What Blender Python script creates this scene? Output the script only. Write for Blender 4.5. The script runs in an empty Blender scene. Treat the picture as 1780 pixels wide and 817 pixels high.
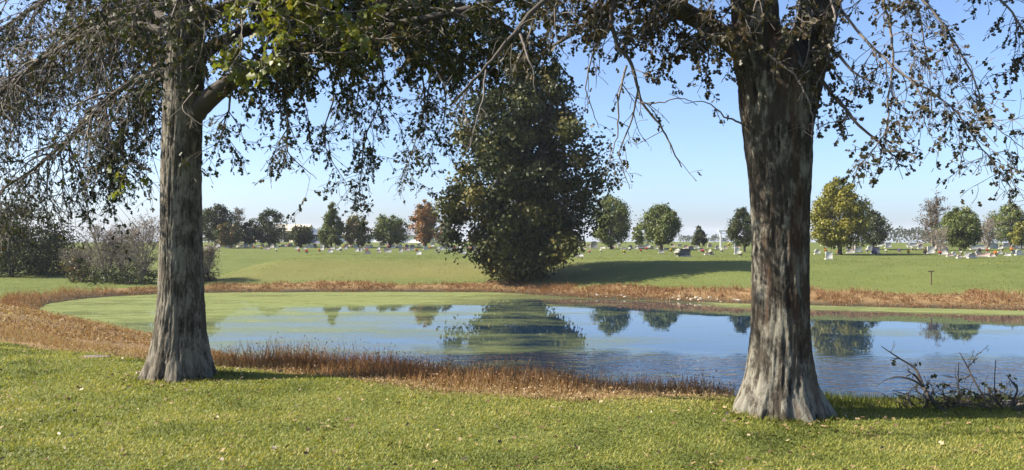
import bpy, math
import numpy as np

# ------------------------------------------------------------------ camera, sky, sun, exposure
sc = bpy.context.scene
F = 1541.0                      # focal length in pixels of the 1780 px wide photograph
EYE = 1.6
cam = bpy.data.cameras.new('camera')
cam.sensor_width = 36.0
cam.lens = 36.0 * F / 1780.0
cam.clip_start = 0.05
cam.clip_end = 6000
co = bpy.data.objects.new('camera', cam)
co.location = (0, 0, EYE)
co.rotation_euler = (math.radians(90), 0, 0)
sc.collection.objects.link(co)
sc.camera = co

SUN_EL, SUN_AZ = 38.0, 270.0    # compass bearing, +Y is north: the sun stands to the left
w = bpy.data.worlds.new('World')
sc.world = w
w.use_nodes = True
nt = w.node_tree
sky = nt.nodes.new('ShaderNodeTexSky')
sky.sky_type = 'NISHITA'
sky.sun_disc = False
sky.sun_elevation = math.radians(SUN_EL)
sky.sun_rotation = math.radians(SUN_AZ)
sky.altitude = 100
sky.air_density = 0.62
sky.dust_density = 1.6
sky.ozone_density = 4.0
bg = nt.nodes['Background']
bg.inputs['Strength'].default_value = 0.102
nt.links.new(sky.outputs[0], bg.inputs['Color'])

sl = bpy.data.lights.new('sun', 'SUN')
sl.energy = 4.9
sl.angle = math.radians(0.53)
sl.color = (1.0, 0.91, 0.76)
so = bpy.data.objects.new('sun', sl)
a = math.radians(SUN_AZ - 3.0)
so.rotation_euler = (math.radians(90 - SUN_EL), 0, math.pi - a)
so.location = (-20, 0, 20)
sc.collection.objects.link(so)
sc.view_settings.view_transform = 'Standard'
sc.view_settings.look = 'None'
sc.view_settings.gamma = 1
sc.view_settings.exposure = 1.42
sc.cycles.max_bounces = 6
sc.cycles.transparent_max_bounces = 8

# ------------------------------------------------------------------ helpers
rng = np.random.default_rng(7)
COL = sc.collection
V = lambda *a: np.array(a, float)


def smooth(a, b, x):
    t = np.clip((np.asarray(x, float) - a) / (b - a), 0, 1)
    return t * t * (3 - 2 * t)


def P(px, py, D):
    return V((px - 890) / F * D, D, EYE - (py - 408.5) / F * D)


class NZ:                         # 2-D value noise
    def __init__(s, seed, n=256):
        s.n = n
        s.g = np.random.default_rng(seed).random((n, n))

    def __call__(s, x, y, perx=None):
        x = np.asarray(x, float); y = np.asarray(y, float)
        xi = np.floor(x).astype(int); yi = np.floor(y).astype(int)
        fx = x - xi; fy = y - yi
        fx = fx * fx * (3 - 2 * fx); fy = fy * fy * (3 - 2 * fy)
        m = perx or s.n
        x0 = xi % m % s.n; x1 = (xi + 1) % m % s.n
        y0 = yi % s.n; y1 = (yi + 1) % s.n
        g = s.g
        return (g[x0, y0] * (1 - fx) + g[x1, y0] * fx) * (1 - fy) + (g[x0, y1] * (1 - fx) + g[x1, y1] * fx) * fy


N1, N2, N3 = NZ(1), NZ(2), NZ(3)


def mesh_np(name, verts, faces, tone=None, mat=None, shade=False):
    """faces: list of int arrays (n,k)"""
    me = bpy.data.meshes.new(name)
    verts = np.asarray(verts, np.float32)
    if not isinstance(faces, (list, tuple)):
        faces = [faces]
    faces = [np.asarray(f, np.int32) for f in faces if len(f)]
    loops = np.concatenate([f.ravel() for f in faces])
    tot = np.concatenate([np.full(len(f), f.shape[1], np.int32) for f in faces])
    st = np.concatenate([[0], np.cumsum(tot)[:-1]]).astype(np.int32)
    me.vertices.add(len(verts)); me.vertices.foreach_set('co', verts.ravel())
    me.loops.add(len(loops)); me.loops.foreach_set('vertex_index', loops)
    me.polygons.add(len(tot)); me.polygons.foreach_set('loop_start', st); me.polygons.foreach_set('loop_total', tot)
    if shade:
        me.polygons.foreach_set('use_smooth', np.ones(len(tot), bool))
    if tone is not None:
        for k, v in (tone.items() if isinstance(tone, dict) else [('tone', tone)]):
            at = me.attributes.new(k, 'FLOAT', 'POINT')
            at.data.foreach_set('value', np.asarray(v, np.float32))
    me.update(calc_edges=True)
    if mat:
        me.materials.append(mat)
    return me


def add(name, me, parent=None, label=None, cat=None, group=None, kind=None, loc=None):
    o = bpy.data.objects.new(name, me)
    COL.objects.link(o)
    if parent: o.parent = parent
    if loc is not None: o.location = tuple(loc)
    if label: o['label'] = label
    if cat: o['category'] = cat
    if group: o['group'] = group
    if kind: o['kind'] = kind
    return o


# ------------------------------------------------------------------ materials
def newmat(name):
    m = bpy.data.materials.new(name); m.use_nodes = True
    n = m.node_tree
    for x in list(n.nodes): n.nodes.remove(x)
    out = n.nodes.new('ShaderNodeOutputMaterial')
    return m, n, out


def node(n, t, **kw):
    x = n.nodes.new(t)
    for k, v in kw.items():
        if k in x.inputs: x.inputs[k].default_value = v
        else: setattr(x, k, v)
    return x


def ramp(n, fac, stops):
    r = n.nodes.new('ShaderNodeValToRGB')
    e = r.color_ramp.elements
    while len(e) < len(stops): e.new(0.5)
    for i, (p, c) in enumerate(stops):
        e[i].position = p; e[i].color = (*c, 1)
    n.links.new(fac, r.inputs[0])
    return r.outputs[0]


def mixc(n, fac, a, b, mode='MIX'):
    x = n.nodes.new('ShaderNodeMix'); x.data_type = 'RGBA'; x.blend_type = mode
    for s, v in ((0, fac), (6, a), (7, b)):
        if hasattr(v, 'is_output'): n.links.new(v, x.inputs[s])
        else: x.inputs[s].default_value = v if s == 0 else (*v, 1)
    return x.outputs[2]


def math_n(n, op, a, b=0.0, clamp=False):
    x = n.nodes.new('ShaderNodeMath'); x.operation = op; x.use_clamp = clamp
    for i, v in enumerate((a, b)):
        if hasattr(v, 'is_output'): n.links.new(v, x.inputs[i])
        else: x.inputs[i].default_value = v
    return x.outputs[0]


def noise(n, vec, scale, detail=4, rough=0.6, stretch=None):
    if stretch:
        mp = n.nodes.new('ShaderNodeMapping'); mp.inputs['Scale'].default_value = stretch
        n.links.new(vec, mp.inputs[0]); vec = mp.outputs[0]
    x = node(n, 'ShaderNodeTexNoise', Scale=scale, Detail=detail, Roughness=rough)
    n.links.new(vec, x.inputs['Vector'])
    return x.outputs[0]


def leaf_mat(name, stops, transl=0.35, gloss=0.08, rough=0.45):
    m, n, out = newmat(name)
    at = node(n, 'ShaderNodeAttribute', attribute_name='tone')
    c = ramp(n, at.outputs['Fac'], [(p_, tuple(x * .80 for x in c_)) for p_, c_ in stops])
    d = n.nodes.new('ShaderNodeBsdfDiffuse'); t = n.nodes.new('ShaderNodeBsdfTranslucent')
    g = node(n, 'ShaderNodeBsdfGlossy', Roughness=rough)
    g.inputs['Color'].default_value = (0.8, 0.8, 0.8, 1)
    n.links.new(c, d.inputs[0])
    n.links.new(mixc(n, 1.0, c, (1.5, 1.45, 0.7), 'MULTIPLY'), t.inputs[0])
    mx = node(n, 'ShaderNodeMixShader', Fac=transl); n.links.new(d.outputs[0], mx.inputs[1]); n.links.new(t.outputs[0], mx.inputs[2])
    m2 = node(n, 'ShaderNodeMixShader', Fac=gloss); n.links.new(mx.outputs[0], m2.inputs[1]); n.links.new(g.outputs[0], m2.inputs[2])
    n.links.new(m2.outputs[0], out.inputs[0])
    return m


def plain(name, col, rough=0.8, var=0.25, scale=6.0, bump=0.0):
    m, n, out = newmat(name)
    b = node(n, 'ShaderNodeBsdfPrincipled', Roughness=rough)
    tc = n.nodes.new('ShaderNodeTexCoord')
    nz = noise(n, tc.outputs['Object'], scale)
    c = mixc(n, nz, tuple(x * (1 - var) for x in col), tuple(min(1, x * (1 + var)) for x in col))
    n.links.new(c, b.inputs['Base Color'])
    if bump:
        bp = node(n, 'ShaderNodeBump', Strength=bump, Distance=0.02)
        n.links.new(nz, bp.inputs['Height']); n.links.new(bp.outputs[0], b.inputs['Normal'])
    n.links.new(b.outputs[0], out.inputs[0])
    return m


def bark_mat(name, dark, light, lichen, amount, rust=None):
    m, n, out = newmat(name)
    b = node(n, 'ShaderNodeBsdfPrincipled', Roughness=0.9)
    b.inputs['Specular IOR Level'].default_value = 0.2
    tc = n.nodes.new('ShaderNodeTexCoord'); ob = tc.outputs['Object']
    at = node(n, 'ShaderNodeAttribute', attribute_name='tone')      # ridge height of the bark
    f1 = noise(n, ob, 9, 6, 0.65, (1, 1, 0.22))
    f2 = noise(n, ob, 45, 5, 0.7, (1, 1, 0.35))
    h = math_n(n, 'ADD', math_n(n, 'MULTIPLY', at.outputs['Fac'], 0.68), math_n(n, 'MULTIPLY', f2, 0.34))
    c = ramp(n, h, [(0.30, dark), (0.66, light)])
    pn = noise(n, ob, 5.5, 7, 0.75, (1, 1, 0.45))
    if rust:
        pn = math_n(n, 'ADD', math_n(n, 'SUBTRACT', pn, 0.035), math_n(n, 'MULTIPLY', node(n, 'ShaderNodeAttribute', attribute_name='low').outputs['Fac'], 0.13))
    pm = ramp(n, math_n(n, 'ADD', pn, math_n(n, 'MULTIPLY', f2, 0.25)), [(0.66 - amount, (0, 0, 0)), (0.76 - amount, (1, 1, 1))])
    pmx = math_n(n, 'MULTIPLY', pm, math_n(n, 'ADD', math_n(n, 'MULTIPLY', at.outputs['Fac'], 0.9), 0.15, True), True)
    c = mixc(n, pmx, c, lichen)
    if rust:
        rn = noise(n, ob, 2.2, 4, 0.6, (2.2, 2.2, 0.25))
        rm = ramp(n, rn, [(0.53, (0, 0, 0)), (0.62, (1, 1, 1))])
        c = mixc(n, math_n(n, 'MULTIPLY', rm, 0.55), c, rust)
    c = mixc(n, math_n(n, 'MULTIPLY', f1, 0.35), c, (0.02, 0.017, 0.014))
    n.links.new(c, b.inputs['Base Color'])
    bp = node(n, 'ShaderNodeBump', Strength=0.8, Distance=0.02)
    n.links.new(math_n(n, 'ADD', f2, math_n(n, 'MULTIPLY', f1, 0.6)), bp.inputs['Height'])
    n.links.new(bp.outputs[0], b.inputs['Normal'])
    n.links.new(b.outputs[0], out.inputs[0])
    return m


M_BARK_G = bark_mat('bark_grey', (0.006, 0.005, 0.0045), (0.085, 0.072, 0.054), (0.24, 0.215, 0.17), 0.08)
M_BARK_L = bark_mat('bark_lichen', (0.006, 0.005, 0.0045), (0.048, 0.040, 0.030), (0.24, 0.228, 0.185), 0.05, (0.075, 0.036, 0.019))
M_BARK_D = plain('bark_dark', (0.055, 0.045, 0.036), 0.9, 0.4, 8, 0.5)
M_TWIG = plain('twig_bark', (0.13, 0.11, 0.095), 0.85, 0.4, 5)
M_TWIG_GREY = plain('grey_twigs', (0.20, 0.17, 0.14), 0.9, 0.3, 5)

OAK = leaf_mat('oak_leaves', [(0.0, (0.020, 0.030, 0.010)), (0.45, (0.040, 0.055, 0.016)), (0.75, (0.075, 0.075, 0.022)), (1.0, (0.12, 0.065, 0.03))], 0.22, 0.025)
OAK_B = leaf_mat('oak_leaves_brown', [(0.0, (0.022, 0.024, 0.012)), (0.5, (0.045, 0.042, 0.018)), (0.8, (0.080, 0.058, 0.026)), (1.0, (0.13, 0.065, 0.03))], 0.2, 0.025)
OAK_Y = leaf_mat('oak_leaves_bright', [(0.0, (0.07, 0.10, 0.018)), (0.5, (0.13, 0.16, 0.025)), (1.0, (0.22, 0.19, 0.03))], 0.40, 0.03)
POND = leaf_mat('pond_tree_leaves', [(0.0, (0.014, 0.022, 0.007)), (0.45, (0.034, 0.045, 0.012)), (0.8, (0.098, 0.104, 0.025)), (1.0, (0.14, 0.115, 0.032))], 0.10, 0.02)
G_DARK = leaf_mat('dark_leaves', [(0, (0.024, 0.038, 0.014)), (0.7, (0.055, 0.070, 0.024)), (1, (0.09, 0.085, 0.035))], 0.2, 0.02)
G_MID = leaf_mat('green_leaves', [(0, (0.060, 0.088, 0.024)), (0.6, (0.110, 0.140, 0.034)), (1, (0.17, 0.17, 0.045))], 0.16, 0.02)
G_YEL = leaf_mat('yellow_green_leaves', [(0, (0.12, 0.13, 0.020)), (0.6, (0.20, 0.195, 0.030)), (1, (0.29, 0.235, 0.04))], 0.16, 0.02)
G_ORG = leaf_mat('orange_leaves', [(0, (0.10, 0.095, 0.03)), (0.4, (0.21, 0.115, 0.035)), (1, (0.38, 0.15, 0.04))], 0.16, 0.03)
G_TINGE = leaf_mat('tinged_leaves', [(0, (0.07, 0.085, 0.022)), (0.65, (0.14, 0.14, 0.035)), (0.85, (0.23, 0.13, 0.035)), (1, (0.32, 0.13, 0.035))], 0.16, 0.03)
G_MIX = leaf_mat('turning_leaves', [(0, (0.04, 0.06, 0.018)), (0.6, (0.085, 0.09, 0.028)), (1, (0.24, 0.10, 0.03))], 0.16, 0.03)
G_BRN = leaf_mat('brown_leaves', [(0, (0.065, 0.055, 0.03)), (0.6, (0.11, 0.085, 0.045)), (1, (0.16, 0.10, 0.05))], 0.16, 0.03)
M_WEED = leaf_mat('dead_weeds', [(0, (0.20, 0.088, 0.040)), (0.4, (0.28, 0.155, 0.074)), (0.75, (0.37, 0.265, 0.145)), (1, (0.50, 0.41, 0.25))], 0.25, 0.02)
M_GRASS = leaf_mat('grass_blades', [(0, (0.075, 0.095, 0.018)), (0.42, (0.262, 0.282, 0.062)), (0.85, (0.385, 0.345, 0.11)), (1, (0.44, 0.37, 0.15))], 0.35, 0.012)
M_FALL = leaf_mat('fallen_leaves', [(0, (0.08, 0.05, 0.025)), (0.5, (0.28, 0.19, 0.09)), (1, (0.50, 0.42, 0.24))], 0.1, 0.05)


# ------------------------------------------------------------------ terrain
WZ = -2.4
shore = [(58, 16), (40, 16.5), (28, 17), (18, 18), (9, 18.5), (3, 18.5), (-1, 19.5), (-4, 22), (-7, 25.5), (-10, 30), (-14.3, 35), (-18.5, 38),
         (-23.4, 44), (-26.2, 49), (-27.5, 54), (-25.5, 58.5), (-21.5, 61.5), (-10, 62.3), (-1.6, 62), (1, 60), (4, 56.8), (8, 54.2),
         (13.3, 51.6), (19, 49.5), (27, 46.7), (40, 42), (58, 34), (64, 24)]
S = np.array(shore, float)
for _ in range(2):
    nx = np.roll(S, -1, 0)
    S = np.stack([S * .75 + nx * .25, S * .25 + nx * .75], 1).reshape(-1, 2)


def sdist(x, y):
    """signed distance to the shoreline, positive on land"""
    x = np.asarray(x, float); y = np.asarray(y, float)
    shp = x.shape; x = x.ravel(); y = y.ravel()
    d2 = np.full(x.shape, 1e12); ins = np.zeros(x.shape, bool)
    A = S; B = np.roll(S, -1, 0)
    for (ax, ay), (bx, by) in zip(A, B):
        ex, ey = bx - ax, by - ay
        t = np.clip(((x - ax) * ex + (y - ay) * ey) / (ex * ex + ey * ey), 0, 1)
        d2 = np.minimum(d2, (x - ax - t * ex) ** 2 + (y - ay - t * ey) ** 2)
        c = ((ay > y) != (by > y))
        if c.any():
            ins ^= c & (x < ex * (y - ay) / (ey if ey else 1e-9) + ax)
    d = np.sqrt(d2); d[ins] *= -1
    return (d + 0.35 * (N1(x * .45 + 9, y * .45) - .5) + 0.2 * (N2(x * 1.6, y * 1.6) - .5)).reshape(shp)


def zone(x, y):
    far = smooth(30, 44, y)
    left = smooth(-19, -26, x) * smooth(34, 44, y) * (1 - smooth(78, 105, y))
    return far, left


def terrain(x, y, sd=None):
    x = np.asarray(x, float); y = np.asarray(y, float)
    if sd is None: sd = sdist(x, y)
    far, left = zone(x, y)
    wn = np.interp(x, [-6, -3, 0, 2], [9.4, 9.5, 10.2, 10.2])
    t = np.clip(sd / wn, 0, 1)
    zn = WZ - WZ * (1 - (1 - t) ** 1.3)
    zf = np.interp(sd, [0, 1.2, 3.5, 8, 12, 14.5, 30, 60, 100, 3000], [-2.4, -2.1, -1.7, -1.08, -.55, -.46, -.42, -.25, .35, -23])
    zl = np.interp(sd, [0, 1.5, 4, 40], [-2.4, -2.05, -1.95, -1.8])
    z = zn * (1 - far) + zf * far
    z = z * (1 - left) + zl * left
    z = np.where(sd < 0, WZ + np.maximum(sd * .35, -1.0), z)
    amp = smooth(0, 3, sd)
    z = z + amp * (0.10 * (N3(x * .23, y * .23) - .5) + 0.035 * (N2(x * 1.1, y * 1.1) - .5))
    return z


def gnd(px, py):
    D = np.concatenate([np.arange(5, 60, .05), np.arange(60, 260, .25)])
    X = (px - 890) / F * D; Z = EYE - (py - 408.5) / F * D
    k = np.nonzero(Z <= np.maximum(terrain(X, D), WZ))[0]
    i = k[0] if len(k) else len(D) - 1
    return V(X[i], D[i], float(terrain(X[i:i + 1], D[i:i + 1])[0]))


def on(x, y):
    return V(x, y, float(terrain(np.array([x]), np.array([y]))[0]))


def brownness(x, y, sd):
    far, left = zone(x, y)
    n = (N1(x * .9, y * .9) - .5) * 1.5 + (N2(x * .25, y * .25) - .5) * 1.6
    wide = np.interp(x, [-14, -8, -3, -1, .5, 2.0, 2.8, 5], [9.0, 9.0, 9.2, 9.8, 10.1, 9.9, 8.9, 8.0])
    lim = (wide + n * .35) * (1 - far) + (np.interp(x, [0, 9, 14], [2.3, 3.0, 3.6]) + n * .8) * far
    lim = lim * (1 - left) + (2.2 + n * .7) * left
    return 1 - smooth(lim - .35, lim + .35, sd)


def axis(parts):
    out = []
    for a, b, s in parts: out.append(np.arange(a, b, s))
    return np.concatenate(out)


gx = np.unique(np.concatenate([axis([(-30, 32, .5)]), 32 * 1.07 ** np.arange(0, 66), -30 * 1.07 ** np.arange(0, 66), axis([(-9, 9, .2)])]))
gy = np.unique(np.concatenate([-12 - 1.12 ** np.arange(1, 66), axis([(-12, 5, .6), (5, 14, .2), (14, 70, .55), (70, 200, 1.8)]), 200 * 1.06 ** np.arange(0, 46)]))
GX, GY = np.meshgrid(gx, gy)
SD = sdist(GX, GY)
GZ = terrain(GX, GY, SD)
nxg, nyg = len(gx), len(gy)
idx = np.arange(nxg * nyg).reshape(nyg, nxg)
quads = np.stack([idx[:-1, :-1], idx[:-1, 1:], idx[1:, 1:], idx[1:, :-1]], -1).reshape(-1, 4)
far_w, left_w = zone(GX, GY)
br = brownness(GX, GY, SD)
dry = far_w * smooth(2.5, 5, SD) * (1 - smooth(8, 17, SD)) * (1 - smooth(2, 9, GX)) * (1 - left_w) * smooth(-32, -18, GX) * (.65 + .35 * N2(GX * .16 + 5, GY * .35))
mud = (1 - far_w) * (1 - smooth(9.0, 9.6, SD)) * smooth(2.2, 3.4, GX)
wet = 1 - smooth(0.2, 1.3, SD)

m, n, out = newmat('ground')
b = node(n, 'ShaderNodeBsdfPrincipled', Roughness=0.95)
b.inputs['Specular IOR Level'].default_value = 0.1
ge = n.nodes.new('ShaderNodeNewGeometry'); pos = ge.outputs['Position']
att = lambda k: node(n, 'ShaderNodeAttribute', attribute_name=k).outputs['Fac']
n1 = noise(n, pos, 0.35, 6, 0.65); n2 = noise(n, pos, 9, 5, 0.7); n3 = noise(n, pos, 0.11, 6, 0.68, (0.30, 1, 1)); n4 = noise(n, pos, 2.2, 5, 0.7)
g = ramp(n, n1, [(0.32, (0.088, 0.120, 0.028)), (0.66, (0.140, 0.170, 0.047))])
g = mixc(n, math_n(n, 'MULTIPLY', ramp(n, n3, [(0.35, (0, 0, 0)), (0.7, (1, 1, 1))]), 0.8), g, (0.160, 0.178, 0.058))
g = mixc(n, ramp(n, n2, [(0.45, (0, 0, 0)), (0.85, (.6, .6, .6))]), g, (0.06, 0.085, 0.018))
g = mixc(n, math_n(n, 'MULTIPLY', ramp(n, n4, [(0.5, (0, 0, 0)), (0.75, (1, 1, 1))]), 0.22), g, (0.20, 0.185, 0.075))
dr = math_n(n, 'MULTIPLY', att('dry'), ramp(n, n4, [(0.25, (.25, .25, .25)), (0.65, (1, 1, 1))]))
g = mixc(n, math_n(n, 'MULTIPLY', dr, 0.75), g, (0.205, 0.172, 0.062))
bc = ramp(n, n2, [(0.25, (0.16, 0.098, 0.045)), (0.55, (0.28, 0.185, 0.09)), (0.8, (0.38, 0.28, 0.15))])
g = mixc(n, att('brown'), g, bc)
g = mixc(n, att('mud'), g, ramp(n, n2, [(0.3, (0.07, 0.06, 0.04)), (0.7, (0.17, 0.14, 0.10))]))
g = mixc(n, att('wet'), g, (0.045, 0.04, 0.028))
g = mixc(n, 1.0, g, (.80, .80, .80), 'MULTIPLY')
n.links.new(g, b.inputs['Base Color'])
bp = node(n, 'ShaderNodeBump', Strength=0.5, Distance=0.05)
n.links.new(n2, bp.inputs['Height']); n.links.new(bp.outputs[0], b.inputs['Normal'])
n.links.new(b.outputs[0], out.inputs[0])
M_GROUND = m
me = mesh_np('ground', np.stack([GX, GY, GZ], -1).reshape(-1, 3), quads,
             {'brown': br.ravel(), 'dry': dry.ravel(), 'mud': mud.ravel(), 'wet': wet.ravel()}, M_GROUND, True)
add('ground', me, kind='structure', label='rolling mown grass ground around the pond and up to the cemetery')

# ------------------------------------------------------------------ pond water and duckweed
m, n, out = newmat('pond_water')
b = node(n, 'ShaderNodeBsdfPrincipled', Roughness=0.015, IOR=1.33)
b.inputs['Base Color'].default_value = (0.006, 0.020, 0.042, 1)
ge = n.nodes.new('ShaderNodeNewGeometry'); pos = ge.outputs['Position']
rp = node(n, 'ShaderNodeAttribute', attribute_name='ripple').outputs['Fac']
wv = noise(n, pos, 2.6, 3, 0.55, (0.55, 1.0, 1)); wv2 = noise(n, pos, 0.5, 3, 0.5, (0.5, 1, 1))
hh = math_n(n, 'ADD', math_n(n, 'MULTIPLY', wv, rp), math_n(n, 'MULTIPLY', wv2, 0.05))
bp = node(n, 'ShaderNodeBump', Strength=1.0, Distance=0.05)
n.links.new(hh, bp.inputs['Height']); n.links.new(bp.outputs[0], b.inputs['Normal'])
n.links.new(b.outputs[0], out.inputs[0])
wx = np.arange(-32, 70, .5); wy = np.arange(12, 68, .5)
WX, WY = np.meshgrid(wx, wy)
idx = np.arange(WX.size).reshape(WX.shape)
wsd = sdist(WX, WY)
cell = (wsd[:-1, :-1] < .9) | (wsd[1:, 1:] < .9) | (wsd[:-1, 1:] < .9) | (wsd[1:, :-1] < .9)
wq = np.stack([idx[:-1, :-1], idx[:-1, 1:], idx[1:, 1:], idx[1:, :-1]], -1)[cell]
edge = 31.5 - 0.10 * (WX - 2) + 4.0 * (N1(WX * .10, WY * .22) - .5)
rip = 0.008 + 1.25 * smooth(edge + 1.5, edge - 4.0, WY) * smooth(-10, 1, WX)
wv_ = np.stack([WX, WY, np.full_like(WX, WZ)], -1).reshape(-1, 3)
me = mesh_np('pond_water', wv_, wq, {'ripple': rip.ravel()}, m)
add('pond', me, kind='structure', label='still pond water mirroring the sky and trees')

m, n, out = newmat('duckweed')
ge = n.nodes.new('ShaderNodeNewGeometry'); pos = ge.outputs['Position']
cv = node(n, 'ShaderNodeAttribute', attribute_name='cover').outputs['Fac']
s1 = noise(n, pos, 0.30, 6, 0.62, (0.30, 1, 1)); s2 = noise(n, pos, 9, 6, 0.75); s3 = noise(n, pos, 1.1, 6, 0.7, (0.65, 1, 1))
al = math_n(n, 'ADD', cv, math_n(n, 'MULTIPLY', math_n(n, 'SUBTRACT', s1, 0.5), 1.7))
al = math_n(n, 'ADD', al, math_n(n, 'MULTIPLY', math_n(n, 'SUBTRACT', s3, 0.5), 1.0))
al = ramp(n, al, [(0.12, (0, 0, 0)), (0.5, (.30, .30, .30)), (1.05, (.74, .74, .74))])
d = n.nodes.new('ShaderNodeBsdfDiffuse')
n.links.new(ramp(n, math_n(n, 'ADD', math_n(n, 'MULTIPLY', s2, .5), math_n(n, 'MULTIPLY', s3, .5)), [(0.28, (0.125, 0.16, 0.052)), (0.5, (0.19, 0.22, 0.085)), (0.72, (0.27, 0.29, 0.135))]), d.inputs[0])
t = n.nodes.new('ShaderNodeBsdfTransparent')
mx = n.nodes.new('ShaderNodeMixShader')
n.links.new(al, mx.inputs[0]); n.links.new(t.outputs[0], mx.inputs[1]); n.links.new(d.outputs[0], mx.inputs[2])
n.links.new(mx.outputs[0], out.inputs[0])
# cover of the floating film: thick on the left and along the far shore, thinning out to open water
lim = np.interp(WX, [-26, -12, -2, 4, 8, 14, 30], [24, 40, 52, 57, 58, 46, 41.5])
c1 = smooth(lim - 12, lim + 15, WY)
c2 = np.interp(WX, [-30, -9, -3.5, 3, 6], [.75, .56, .34, .18, 0]) * smooth(25, 30, WY)
farsd = -wsd
c3 = smooth(4.8, 2.0, farsd) * smooth(9, 13, WX) * smooth(30, 40, WY)
c5 = .16 * smooth(-7, -3, WX) * smooth(6, 2.5, WX) * smooth(24, 27, WY)
c4 = 0.5 * smooth(1.2, .3, farsd) * smooth(30, 40, WY)
cover = np.maximum.reduce([c1 * (1 - smooth(3, 9, WX)), c2, c3, c4, c5])
wv2_ = wv_.copy(); wv2_[:, 2] = WZ + .005
me = mesh_np('duckweed', wv2_, wq, {'cover': cover.ravel()}, m)
add('duckweed', me, kind='stuff', label='pale green duckweed film floating on the still pond', cat='duckweed')


# ------------------------------------------------------------------ plant building blocks
class Tubes:
    def __init__(s): s.v = []; s.f = []; s.n = 0

    def tube(s, pts, rad, k=5, cap=True):
        pts = np.asarray(pts, float); m_ = len(pts)
        rad = np.broadcast_to(np.asarray(rad, float), (m_,))
        tg = np.gradient(pts, axis=0); tg /= np.linalg.norm(tg, axis=1)[:, None] + 1e-9
        ref = V(0.31, 0.93, 0.2) if abs(tg[0, 1]) < .85 else V(1, 0.1, 0.2)
        u = np.cross(tg, ref); u /= np.linalg.norm(u, axis=1)[:, None] + 1e-9
        w_ = np.cross(tg, u)
        th = np.arange(k) * 2 * math.pi / k
        ring = pts[:, None] + rad[:, None, None] * (np.cos(th)[None, :, None] * u[:, None] + np.sin(th)[None, :, None] * w_[:, None])
        s.v.append(ring.reshape(-1, 3))
        i = np.arange((m_ - 1) * k).reshape(m_ - 1, k); j = np.roll(i, -1, 1)
        s.f.append(np.stack([i, j, j + k, i + k], -1).reshape(-1, 4) + s.n)
        s.n += m_ * k

    def mesh(s, name, mat, base, tone=.6):
        v = np.concatenate(s.v) - base
        return mesh_np(name, v, np.concatenate(s.f), np.full(len(v), tone), mat, True)


LEAF = {}
# lobed leaf folded along its midrib: midrib 0..2, right 3..5, left 6..8
R_ = [(.32, .24), (.12, .44), (.38, .68)]
L_ = [(0, 0, 0), (0, .5, 0), (0, 1, 0)] + [(x, y, .25 * x) for x, y in R_] + [(-x, y, .25 * x) for x, y in R_]
LEAF['oak'] = (np.array(L_), np.array([(0, 3, 1), (3, 4, 1), (1, 4, 5), (1, 5, 2), (0, 1, 6), (6, 1, 7), (1, 8, 7), (1, 2, 8)]))
LEAF['kite'] = (np.array([(0, 0, 0), (.36, .5, .09), (0, 1, 0), (-.36, .5, .09)], float), np.array([(0, 1, 2), (0, 2, 3)]))
LEAF['blade'] = (np.array([(-.5, 0, 0), (.5, 0, 0), (0, 1, 0)], float), np.array([(0, 1, 2)]))


def leaves(kind, pos, tip, size, r, nrm=None):
    """many leaves at once; tip = direction from stalk to tip, nrm = wanted face normal"""
    pos = np.asarray(pos); nl = len(pos)
    base, fc = LEAF[kind]
    tip = tip / (np.linalg.norm(tip, axis=1)[:, None] + 1e-9)
    if nrm is None: nrm = r.normal(size=(nl, 3))
    u = np.cross(tip, nrm); u /= np.linalg.norm(u, axis=1)[:, None] + 1e-9
    w_ = np.cross(u, tip)
    sz = np.broadcast_to(size, (nl,))[:, None, None]
    v = pos[:, None] + sz * (base[None, :, 0:1] * u[:, None] + base[None, :, 1:2] * tip[:, None] + base[None, :, 2:3] * w_[:, None])
    f = fc[None] + (np.arange(nl) * len(base))[:, None, None]
    return v.reshape(-1, 3), f.reshape(-1, fc.shape[1]), len(base)


def unit(v): return v / (np.linalg.norm(v) + 1e-9)


def catmull(pts, per=8):
    p = np.asarray(pts, float); p = np.vstack([2 * p[0] - p[1], p, 2 * p[-1] - p[-2]])
    out = []
    t = np.linspace(0, 1, per, endpoint=False)[:, None]
    for i in range(1, len(p) - 2):
        a, b_, c, d_ = p[i - 1], p[i], p[i + 1], p[i + 2]
        out.append(.5 * (2 * b_ + (c - a) * t + (2 * a - 5 * b_ + 4 * c - d_) * t ** 2 + (3 * b_ - a - 3 * c + d_) * t ** 3))
    out.append(p[-2][None])
    return np.concatenate(out)


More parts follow.
